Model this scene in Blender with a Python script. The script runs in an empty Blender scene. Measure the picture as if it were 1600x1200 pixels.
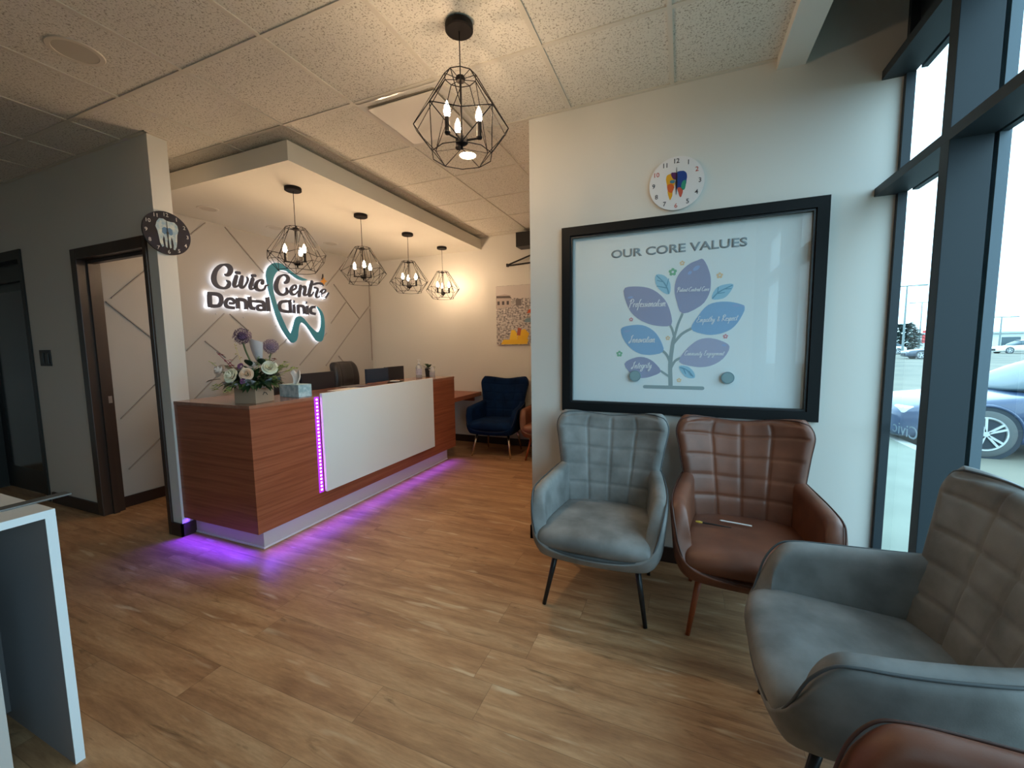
import bpy, bmesh, math, random
from mathutils import Vector, Matrix
from mathutils.geometry import tessellate_polygon
random.seed(7)
sc = bpy.context.scene
COL = sc.collection
PI = math.pi
V = Vector

# ------------------------------------------------------------------ camera
cam_d = bpy.data.cameras.new('camera'); cam = bpy.data.objects.new('camera', cam_d); COL.objects.link(cam)
cam_d.sensor_width = 36.0; cam_d.lens = 639.87 / 1600 * 36.0; cam_d.clip_start = 0.02; cam_d.clip_end = 500
yaw, pit, rol = [math.radians(a) for a in (22.56, -5.392, -0.793)]
fw = V((-math.sin(yaw)*math.cos(pit), math.cos(yaw)*math.cos(pit), math.sin(pit)))
r0 = V((math.cos(yaw), math.sin(yaw), 0)); u0 = r0.cross(fw)
rt = math.cos(rol)*r0 + math.sin(rol)*u0; up = -math.sin(rol)*r0 + math.cos(rol)*u0
cam.matrix_world = Matrix(((rt.x, up.x, -fw.x, 0), (rt.y, up.y, -fw.y, 0), (rt.z, up.z, -fw.z, 1.42), (0, 0, 0, 1)))
sc.camera = cam

# ------------------------------------------------------------------ world, exposure, daylight portals
sc.view_settings.view_transform = 'Standard'; sc.view_settings.look = 'None'
sc.view_settings.gamma = 1.0; sc.view_settings.use_curve_mapping = False
sc.view_settings.exposure = 0.50
world = bpy.data.worlds.new('overcast_sky'); sc.world = world; world.use_nodes = True
wn = world.node_tree; wn.nodes.clear()
SKY = 4.1
wo = wn.nodes.new('ShaderNodeOutputWorld'); wb = wn.nodes.new('ShaderNodeBackground'); wb.inputs['Strength'].default_value = SKY
wt = wn.nodes.new('ShaderNodeTexCoord'); wnz = wn.nodes.new('ShaderNodeTexNoise'); wnz.inputs['Scale'].default_value = 2.2
wnz.inputs['Detail'].default_value = 3
wr = wn.nodes.new('ShaderNodeValToRGB')
wr.color_ramp.elements[0].position = .3; wr.color_ramp.elements[0].color = (.50, .72, .96, 1)
wr.color_ramp.elements[1].position = .62; wr.color_ramp.elements[1].color = (.64, .84, 1.0, 1)
wn.links.new(wt.outputs['Generated'], wnz.inputs['Vector']); wn.links.new(wnz.outputs['Fac'], wr.inputs['Fac'])
wn.links.new(wr.outputs['Color'], wb.inputs['Color']); wn.links.new(wb.outputs['Background'], wo.inputs['Surface'])

def portal(name, loc, sx, sy, rot):
    l = bpy.data.lights.new(name, 'AREA'); l.shape = 'RECTANGLE'; l.size = sx; l.size_y = sy
    l.cycles.is_portal = True
    o = bpy.data.objects.new(name, l); COL.objects.link(o); o.location = loc; o.rotation_euler = rot
    return o
# light -Z must look into the room (towards -X)
portal('window_portal', (1.10, .86, 1.52), 2.6, 3.8, (0, PI/2, 0))
sc.cycles.max_bounces = 8; sc.cycles.diffuse_bounces = 5; sc.cycles.glossy_bounces = 3
sc.cycles.transparent_max_bounces = 10; sc.cycles.transmission_bounces = 4
sc.cycles.sample_clamp_indirect = 6.0
sc.cycles.caustics_reflective = False; sc.cycles.caustics_refractive = False

def lamp(name, kind, loc, power, color, rot=(0, 0, 0), **k):
    l = bpy.data.lights.new(name, kind); l.energy = power; l.color = color
    for a, b in k.items(): setattr(l, a, b)
    o = bpy.data.objects.new(name, l); COL.objects.link(o); o.location = loc; o.rotation_euler = rot
    return o
WARM = (1.0, .62, .30)
lamp('recessed_spot_light', 'SPOT', (-1.618, 3.04, 2.90), 32, (1, .72, .42), spot_size=1.7, spot_blend=.6, shadow_soft_size=.06)
VIO = (.30, .03, 1.0)
lamp('under_desk_strip_light', 'AREA', (-2.690, 3.11, .140), 5.5, (.20, .05, 1.0), (0, math.radians(-44), 0), spread=math.radians(100), shape='RECTANGLE', size=.012, size_y=2.50)
lamp('under_desk_end_light', 'AREA', (-3.09, 1.865, .140), 4.0, (.10, .02, 1.0), (math.radians(-40), 0, 0), spread=math.radians(90), shape='RECTANGLE', size=.78, size_y=.012)

# ------------------------------------------------------------------ materials
MATS = {}
def mat(name, col, rough=.5, metal=0, emit=None, es=0, spec=.5, noise=None, bump=None, alpha=None, trans=0, coat=0, sheen=0):
    if name in MATS: return MATS[name]
    m = bpy.data.materials.new(name); m.use_nodes = True; MATS[name] = m
    nt = m.node_tree; b = nt.nodes['Principled BSDF']
    b.inputs['Base Color'].default_value = (*col, 1); b.inputs['Roughness'].default_value = rough
    b.inputs['Metallic'].default_value = metal; b.inputs['Specular IOR Level'].default_value = spec
    b.inputs['Transmission Weight'].default_value = trans; b.inputs['Coat Weight'].default_value = coat
    b.inputs['Sheen Weight'].default_value = sheen
    if emit: b.inputs['Emission Color'].default_value = (*emit, 1); b.inputs['Emission Strength'].default_value = es
    if alpha is not None: b.inputs['Alpha'].default_value = alpha
    if noise or bump:
        tc = nt.nodes.new('ShaderNodeTexCoord')
    if noise:   # (scale xyz, col2, lo, hi, detail)
        mp = nt.nodes.new('ShaderNodeMapping'); mp.inputs['Scale'].default_value = noise[0]
        nz = nt.nodes.new('ShaderNodeTexNoise'); nz.inputs['Scale'].default_value = 1; nz.inputs['Detail'].default_value = noise[4] if len(noise) > 4 else 4
        rp = nt.nodes.new('ShaderNodeValToRGB')
        rp.color_ramp.elements[0].position = noise[2]; rp.color_ramp.elements[0].color = (*col, 1)
        rp.color_ramp.elements[1].position = noise[3]; rp.color_ramp.elements[1].color = (*noise[1], 1)
        nt.links.new(tc.outputs['Object'], mp.inputs['Vector']); nt.links.new(mp.outputs['Vector'], nz.inputs['Vector'])
        nt.links.new(nz.outputs['Fac'], rp.inputs['Fac']); nt.links.new(rp.outputs['Color'], b.inputs['Base Color'])
    if bump:    # (scale, strength, dist)
        n2 = nt.nodes.new('ShaderNodeTexNoise'); n2.inputs['Scale'].default_value = bump[0]; n2.inputs['Detail'].default_value = 5
        bp = nt.nodes.new('ShaderNodeBump'); bp.inputs['Strength'].default_value = bump[1]; bp.inputs['Distance'].default_value = bump[2]
        nt.links.new(tc.outputs['Object'], n2.inputs['Vector']); nt.links.new(n2.outputs['Fac'], bp.inputs['Height'])
        nt.links.new(bp.outputs['Normal'], b.inputs['Normal'])
    return m
def L(r, g, b):   # sRGB 0-255 to linear
    f = lambda c: (c/255/12.92) if c/255 <= .04045 else ((c/255+.055)/1.055)**2.4
    return (f(r), f(g), f(b))

m_wall = mat('painted_wall', L(222, 219, 212), .75, bump=(60, .05, .003))
m_feature = mat('greige_painted_panel', L(180, 176, 172), .7, bump=(60, .05, .003))
m_base = mat('dark_brown_baseboard', L(52, 34, 28), .45)
m_frame = mat('dark_brown_door_frame', L(70, 52, 42), .35, noise=((3, 3, .6), L(56, 40, 33), .4, .6))
m_alu = mat('dark_anodised_aluminium', L(46, 54, 60), .5, metal=.1, spec=.3)
m_black = mat('black_metal', (.012, .011, .011), .45)
m_frameblk = mat('black_window_frame', (.008, .009, .010), .5, spec=.2)
m_ceilp = mat('painted_bulkhead', L(226, 222, 212), .8)
m_grid = mat('ceiling_grid_metal', L(214, 208, 196), .6)
m_doorblk = mat('black_door', (.007, .007, .008), .35)
m_lam = mat('white_laminate', L(232, 238, 240), .35)
m_grey = mat('shaded_interior_laminate', L(120, 118, 118), .6)  # grey carries the shade inside the open counter
m_conc = mat('pale_concrete', L(128, 134, 122), .9, noise=((1.2, 1.2, 1.2), L(112, 118, 108), .4, .7))
m_asph = mat('dusty_asphalt', L(98, 98, 88), .9, noise=((.35, .35, .35), L(122, 118, 104), .35, .65))
m_plaster_white = mat('white_plastic', L(235, 235, 232), .4)

def tile_material():
    m = bpy.data.materials.new('mineral_fibre_ceiling_tile'); m.use_nodes = True; nt = m.node_tree; b = nt.nodes['Principled BSDF']
    b.inputs['Roughness'].default_value = .9; b.inputs['Specular IOR Level'].default_value = .1
    tc = nt.nodes.new('ShaderNodeTexCoord')
    n1 = nt.nodes.new('ShaderNodeTexNoise'); n1.inputs['Scale'].default_value = 120; n1.inputs['Detail'].default_value = 3
    rp = nt.nodes.new('ShaderNodeValToRGB')
    rp.color_ramp.elements[0].position = .32; rp.color_ramp.elements[0].color = (*L(164, 157, 144), 1)
    rp.color_ramp.elements[1].position = .46; rp.color_ramp.elements[1].color = (*L(226, 222, 212), 1)
    nt.links.new(tc.outputs['Object'], n1.inputs['Vector']); nt.links.new(n1.outputs['Fac'], rp.inputs['Fac'])
    nt.links.new(rp.outputs['Color'], b.inputs['Base Color'])
    bp = nt.nodes.new('ShaderNodeBump'); bp.inputs['Strength'].default_value = .35; bp.inputs['Distance'].default_value = .004
    nt.links.new(n1.outputs['Fac'], bp.inputs['Height']); nt.links.new(bp.outputs['Normal'], b.inputs['Normal'])
    return m
m_tile = tile_material()

def floor_material():
    m = bpy.data.materials.new('oak_vinyl_plank_floor'); m.use_nodes = True; nt = m.node_tree; N = nt.nodes; K = nt.links; b = N['Principled BSDF']
    def mth(op, a, c=None, d=None):
        n = N.new('ShaderNodeMath'); n.operation = op
        for i, v in enumerate((a, c, d)):
            if v is None: continue
            if isinstance(v, (int, float)): n.inputs[i].default_value = v
            else: K.new(v, n.inputs[i])
        return n.outputs[0]
    tc = N.new('ShaderNodeTexCoord'); sp = N.new('ShaderNodeSeparateXYZ'); K.new(tc.outputs['Object'], sp.inputs[0])
    X, Y = sp.outputs['X'], sp.outputs['Y']
    row = mth('FLOOR', mth('DIVIDE', Y, .18)); fy = mth('FRACT', mth('DIVIDE', Y, .18))
    wn_ = N.new('ShaderNodeTexWhiteNoise'); wn_.noise_dimensions = '1D'; K.new(row, wn_.inputs['W'])
    xs = mth('ADD', X, mth('MULTIPLY', wn_.outputs['Value'], 1.22))
    colx = mth('FLOOR', mth('DIVIDE', xs, 1.22)); fx = mth('FRACT', mth('DIVIDE', xs, 1.22))
    cmb = N.new('ShaderNodeCombineXYZ'); K.new(row, cmb.inputs[0]); K.new(colx, cmb.inputs[1])
    wp = N.new('ShaderNodeTexWhiteNoise'); wp.noise_dimensions = '3D'; K.new(cmb.outputs[0], wp.inputs['Vector'])
    pid = wp.outputs['Value']
    # grain coordinates: stretched along X, offset per plank
    gc = N.new('ShaderNodeCombineXYZ')
    K.new(mth('ADD', mth('MULTIPLY', X, 1.0), mth('MULTIPLY', pid, 37.0)), gc.inputs[0]); K.new(mth('MULTIPLY', Y, 7.0), gc.inputs[1]); K.new(mth('MULTIPLY', pid, 11.0), gc.inputs[2])
    def nz(scale, det, rough=.6, dist=0):
        n = N.new('ShaderNodeTexNoise'); n.inputs['Scale'].default_value = scale; n.inputs['Detail'].default_value = det
        n.inputs['Roughness'].default_value = rough; n.inputs['Distortion'].default_value = dist; K.new(gc.outputs[0], n.inputs['Vector']); return n.outputs['Fac']
    def ramp(fac, stops):
        r = N.new('ShaderNodeValToRGB'); e = r.color_ramp.elements
        e[0].position, e[0].color = stops[0][0], (*stops[0][1], 1); e[1].position, e[1].color = stops[-1][0], (*stops[-1][1], 1)
        for p, c in stops[1:-1]: q = e.new(p); q.color = (*c, 1)
        K.new(fac, r.inputs[0]); return r.outputs[0]
    def mix(f, a, c, mode='MIX'):
        n = N.new('ShaderNodeMix'); n.data_type = 'RGBA'; n.blend_type = mode
        if isinstance(f, (int, float)): n.inputs[0].default_value = f
        else: K.new(f, n.inputs[0])
        for s, v in ((6, a), (7, c)):
            if isinstance(v, tuple): n.inputs[s].default_value = (*v, 1)
            else: K.new(v, n.inputs[s])
        return n.outputs[2]
    base = ramp(nz(1.6, 4, .55, .6), [(.30, L(146, 104, 72)), (.5, L(178, 135, 96)), (.72, L(198, 160, 120))])
    fine = ramp(nz(14, 3, .7), [(.3, (.80, .78, .76)), (.7, (1.05, 1.05, 1.05))])
    c = mix(1.0, base, fine, 'MULTIPLY')
    streak = mth('SMOOTH_MIN', 1.0, mth('MULTIPLY', mth('MAXIMUM', mth('SUBTRACT', nz(2.6, 5, .62, 1.2), .60), 0.0), 7.0), .05)
    c = mix(mth('MULTIPLY', streak, .75), c, L(96, 66, 42))
    n3 = nz(3.4, 2, .4, .3)
    hl = mth('MINIMUM', mth('MULTIPLY', mth('MAXIMUM', mth('SUBTRACT', n3, .65), 0.0), 9.0), 1.0)
    c = mix(mth('MULTIPLY', hl, .55), c, L(218, 196, 162))
    tint = mth('ADD', mth('MULTIPLY', pid, .16), .92)
    tv = N.new('ShaderNodeCombineXYZ'); [K.new(tint, tv.inputs[i]) for i in range(3)]
    c = mix(1.0, c, tv.outputs[0], 'MULTIPLY')
    sy = mth('LESS_THAN', mth('ABSOLUTE', mth('SUBTRACT', fy, .5)), .492); sx = mth('LESS_THAN', mth('ABSOLUTE', mth('SUBTRACT', fx, .5)), .4988)
    seam = mth('SUBTRACT', 1.0, mth('MULTIPLY', sy, sx))
    c = mix(mth('MULTIPLY', seam, .35), c, L(70, 48, 32))
    K.new(c, b.inputs['Base Color'])
    b.inputs['Roughness'].default_value = .42; b.inputs['Specular IOR Level'].default_value = .4
    bp = N.new('ShaderNodeBump'); bp.inputs['Strength'].default_value = .12; bp.inputs['Distance'].default_value = .002
    K.new(nz(14, 3, .7), bp.inputs['Height']); K.new(bp.outputs[0], b.inputs['Normal'])
    return m
m_floor = floor_material()

def wood_material(name, c1, c2, c3, axis, rough=.4):
    m = bpy.data.materials.new(name); m.use_nodes = True; nt = m.node_tree; N = nt.nodes; K = nt.links; b = N['Principled BSDF']
    tc = N.new('ShaderNodeTexCoord'); mp = N.new('ShaderNodeMapping'); mp.inputs['Scale'].default_value = axis
    n = N.new('ShaderNodeTexNoise'); n.inputs['Scale'].default_value = 1; n.inputs['Detail'].default_value = 6; n.inputs['Roughness'].default_value = .65; n.inputs['Distortion'].default_value = .25
    r = N.new('ShaderNodeValToRGB'); e = r.color_ramp.elements
    e[0].position = .3; e[0].color = (*c1, 1); e[1].position = .72; e[1].color = (*c3, 1); q = e.new(.5); q.color = (*c2, 1)
    K.new(tc.outputs['Object'], mp.inputs[0]); K.new(mp.outputs[0], n.inputs['Vector']); K.new(n.outputs[0], r.inputs[0]); K.new(r.outputs[0], b.inputs['Base Color'])
    b.inputs['Roughness'].default_value = rough
    return m
m_wood = wood_material('reddish_brown_laminate', L(126, 66, 42), L(152, 86, 58), L(170, 102, 72), (1.2, 1.2, 44), .38)

def glass_material(name, tint, refl=.06):
    m = bpy.data.materials.new(name); m.use_nodes = True; nt = m.node_tree; nt.nodes.clear()
    o = nt.nodes.new('ShaderNodeOutputMaterial'); t = nt.nodes.new('ShaderNodeBsdfTransparent'); g = nt.nodes.new('ShaderNodeBsdfGlossy')
    t.inputs[0].default_value = (*tint, 1); g.inputs['Roughness'].default_value = .01
    f = nt.nodes.new('ShaderNodeFresnel'); f.inputs[0].default_value = 1.5 if refl <= .06 else 1.75
    ge = nt.nodes.new('ShaderNodeNewGeometry'); k1 = nt.nodes.new('ShaderNodeMath'); k1.operation = 'SUBTRACT'; k1.inputs[0].default_value = 1; nt.links.new(ge.outputs['Backfacing'], k1.inputs[1])
    k2 = nt.nodes.new('ShaderNodeMath'); k2.operation = 'MULTIPLY'; nt.links.new(f.outputs[0], k2.inputs[0]); nt.links.new(k1.outputs[0], k2.inputs[1])
    x = nt.nodes.new('ShaderNodeMixShader'); nt.links.new(k2.outputs[0], x.inputs[0]); nt.links.new(t.outputs[0], x.inputs[1]); nt.links.new(g.outputs[0], x.inputs[2])
    nt.links.new(x.outputs[0], o.inputs[0]); return m
m_glass = glass_material('clear_window_glass', (.86, .95, .95))
m_glass2 = glass_material('glossy_partition_glass', (1, 1, 1), .06)

# ------------------------------------------------------------------ mesh helpers
class MB:
    def __init__(s): s.bm = bmesh.new()
    def box(s, a, b, bev=0):
        x0, y0, z0 = [min(p, q) for p, q in zip(a, b)]; x1, y1, z1 = [max(p, q) for p, q in zip(a, b)]
        vs = [s.bm.verts.new(p) for p in ((x0,y0,z0),(x1,y0,z0),(x1,y1,z0),(x0,y1,z0),(x0,y0,z1),(x1,y0,z1),(x1,y1,z1),(x0,y1,z1))]
        fs = [s.bm.faces.new([vs[i] for i in q]) for q in ((0,3,2,1),(4,5,6,7),(0,1,5,4),(1,2,6,5),(2,3,7,6),(3,0,4,7))]
        if bev:
            es = list({e for f in fs for e in f.edges})
            bmesh.ops.bevel(s.bm, geom=es, offset=bev, segments=2, affect='EDGES', profile=.6)
        return s
    def obox(s, c, ax, ay, az, hx, hy, hz):      # oriented box
        c = V(c); ax, ay, az = V(ax), V(ay), V(az)
        vs = [s.bm.verts.new(c + ax*hx*i + ay*hy*j + az*hz*k) for i, j, k in ((-1,-1,-1),(1,-1,-1),(1,1,-1),(-1,1,-1),(-1,-1,1),(1,-1,1),(1,1,1),(-1,1,1))]
        for q in ((0,3,2,1),(4,5,6,7),(0,1,5,4),(1,2,6,5),(2,3,7,6),(3,0,4,7)): s.bm.faces.new([vs[i] for i in q])
        return s
    def tube(s, pts, r, n=6, closed=False, cap=True):
        pts = [V(p) for p in pts]; N = len(pts); rings = []
        rr = r if isinstance(r, (list, tuple)) else [r]*N
        prev = None
        for i, p in enumerate(pts):
            if closed: d = pts[(i+1) % N] - pts[i-1]
            else: d = pts[min(i+1, N-1)] - pts[max(i-1, 0)]
            d = d.normalized() if d.length > 1e-9 else V((0, 0, 1))
            if prev is None: a = d.orthogonal().normalized()
            else:
                a = prev - d*prev.dot(d); a = a.normalized() if a.length > 1e-6 else d.orthogonal().normalized()
            prev = a; b = d.cross(a)
            rings.append([s.bm.verts.new(p + (a*math.cos(2*PI*k/n) + b*math.sin(2*PI*k/n))*rr[i]) for k in range(n)])
        for i in range(N if closed else N-1):
            A, B = rings[i], rings[(i+1) % N]
            for k in range(n): s.bm.faces.new((A[k], A[(k+1) % n], B[(k+1) % n], B[k]))
        if cap and not closed:
            s.bm.faces.new(rings[0][::-1]); s.bm.faces.new(rings[-1])
        return s
    def lathe(s, prof, c=(0, 0, 0), n=24, cap=True):
        cx, cy, cz = c; rings = []
        for r, z in prof: rings.append([s.bm.verts.new((cx + max(r, 1e-4)*math.cos(2*PI*k/n), cy + max(r, 1e-4)*math.sin(2*PI*k/n), cz + z)) for k in range(n)])
        for A, B in zip(rings, rings[1:]):
            for k in range(n): s.bm.faces.new((A[k], A[(k+1) % n], B[(k+1) % n], B[k]))
        if cap:
            s.bm.faces.new(rings[0][::-1]); s.bm.faces.new(rings[-1])
        return s
    def prism(s, poly, d0, d1):       # wall frame: (h, v) -> (h, -d, v)
        tr = tessellate_polygon([[V((h, v, 0)) for h, v in poly]])
        A = [s.bm.verts.new((h, -d0, v)) for h, v in poly]; B = [s.bm.verts.new((h, -d1, v)) for h, v in poly]
        for t in tr:
            try: s.bm.faces.new([A[i] for i in t]); s.bm.faces.new([B[i] for i in reversed(t)])
            except ValueError: pass
        n = len(poly)
        for i in range(n): s.bm.faces.new((A[i], A[(i+1) % n], B[(i+1) % n], B[i]))
        return s
    def ribbon(s, LR, d0, d1, caps=True):
        Lf, R = LR; s.prism(list(Lf) + list(R)[::-1], d0, d1)
        for i in ((0, -1) if caps else ()):
            a, b = V(Lf[i]), V(R[i]); c = (a+b)/2; r = (a-b).length/2
            s.disc((c.x, c.y), r, d0, d1+(.0003 if d1 > d0 else -.0003)*(1-i), 10)
        return s
    def disc(s, c, r, d0, d1, n=24, ry=None):
        ry = ry or r
        return s.prism([(c[0]+r*math.cos(2*PI*k/n), c[1]+ry*math.sin(2*PI*k/n)) for k in range(n)], d0, d1)
    def grid(s, P, closed_v=False):
        G = [[s.bm.verts.new(p) for p in row] for row in P]
        for i in range(len(G)-1):
            n = len(G[0])
            for j in range(n if closed_v else n-1):
                s.bm.faces.new((G[i][j], G[i][(j+1) % n], G[i+1][(j+1) % n], G[i+1][j]))
        return G
    def build(s, name, m, parent=None, smooth=False, loc=None, rz=0):
        bmesh.ops.recalc_face_normals(s.bm, faces=s.bm.faces)
        me = bpy.data.meshes.new(name); s.bm.to_mesh(me); s.bm.free()
        me.materials.append(m)
        if smooth: me.polygons.foreach_set('use_smooth', [True]*len(me.polygons))
        o = bpy.data.objects.new(name, me); COL.objects.link(o)
        if parent: o.parent = parent
        if loc is not None: o.location = loc
        if rz: o.rotation_euler = (0, 0, rz)
        return o
def smooth_angle(o, ang=.7):
    me = o.data; me.polygons.foreach_set('use_smooth', [True]*len(me.polygons))
    bm = bmesh.new(); bm.from_mesh(me)
    for e in bm.edges:
        if len(e.link_faces) == 2 and e.calc_face_angle(0) > ang: e.smooth = False
    bm.to_mesh(me); bm.free(); return o
def thing(name, label, cat, loc=(0, 0, 0), rz=0, group=None):
    o = bpy.data.objects.new(name, None); COL.objects.link(o); o.location = loc; o.rotation_euler = (0, 0, rz)
    o.empty_display_size = .1
    o['label'] = label; o['category'] = cat
    if group: o['group'] = group
    return o
def tag(o, label, cat, group=None):
    o['label'] = label; o['category'] = cat
    if group: o['group'] = group
    return o
def struct(o): o['kind'] = 'structure'; return o
def copy_tree(o, parent=None):
    c = o.copy(); COL.objects.link(c); c.parent = parent
    for ch in o.children: copy_tree(ch, c)
    return c
def text_mesh(body, h0, v0, width, height, d0, d1, bold=0.0, shear=0.0):
    cu = bpy.data.curves.new('t', 'FONT'); cu.body = body; cu.size = 1; cu.offset = bold; cu.shear = shear; cu.resolution_u = 4
    ob = bpy.data.objects.new('t', cu); COL.objects.link(ob)
    me = bpy.data.meshes.new_from_object(ob.evaluated_get(bpy.context.evaluated_depsgraph_get()))
    bm = bmesh.new(); bm.from_mesh(me)
    bmesh.ops.remove_doubles(bm, verts=bm.verts, dist=1e-5)
    xs = [v.co.x for v in bm.verts]; ys = [v.co.y for v in bm.verts]
    sx = width/(max(xs)-min(xs)) if width else height/(max(ys)-min(ys)); sy = height/(max(ys)-min(ys)) if height else sx
    x0, y0 = min(xs), min(ys)
    for v in bm.verts: v.co = V((h0 + (v.co.x-x0)*sx, -d0, v0 + (v.co.y-y0)*sy))
    r = bmesh.ops.extrude_face_region(bm, geom=list(bm.faces))
    for v in [g for g in r['geom'] if isinstance(g, bmesh.types.BMVert)]: v.co.y = -d1
    bpy.data.objects.remove(ob); bpy.data.curves.remove(cu); bpy.data.meshes.remove(me)
    m = MB(); m.bm.free(); m.bm = bm; return m
def merge(a, b):
    me = bpy.data.meshes.new('x'); b.bm.to_mesh(me); b.bm.free(); a.bm.from_mesh(me); bpy.data.meshes.remove(me); return a
def catmull(pts, n=6, closed=False):
    pts = [V(p) for p in pts]; N = len(pts); out = []
    for i in range(N if closed else N-1):
        g = (lambda j: pts[j % N]) if closed else (lambda j: pts[max(0, min(N-1, j))])
        a, b, c, d = g(i-1), g(i), g(i+1), g(i+2)
        for k in range(n):
            t = k/n; out.append(.5*((2*b)+(c-a)*t+(2*a-5*b+4*c-d)*t*t+(3*b-a-3*c+d)*t**3))
    if not closed: out.append(pts[-1])
    return out

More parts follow.
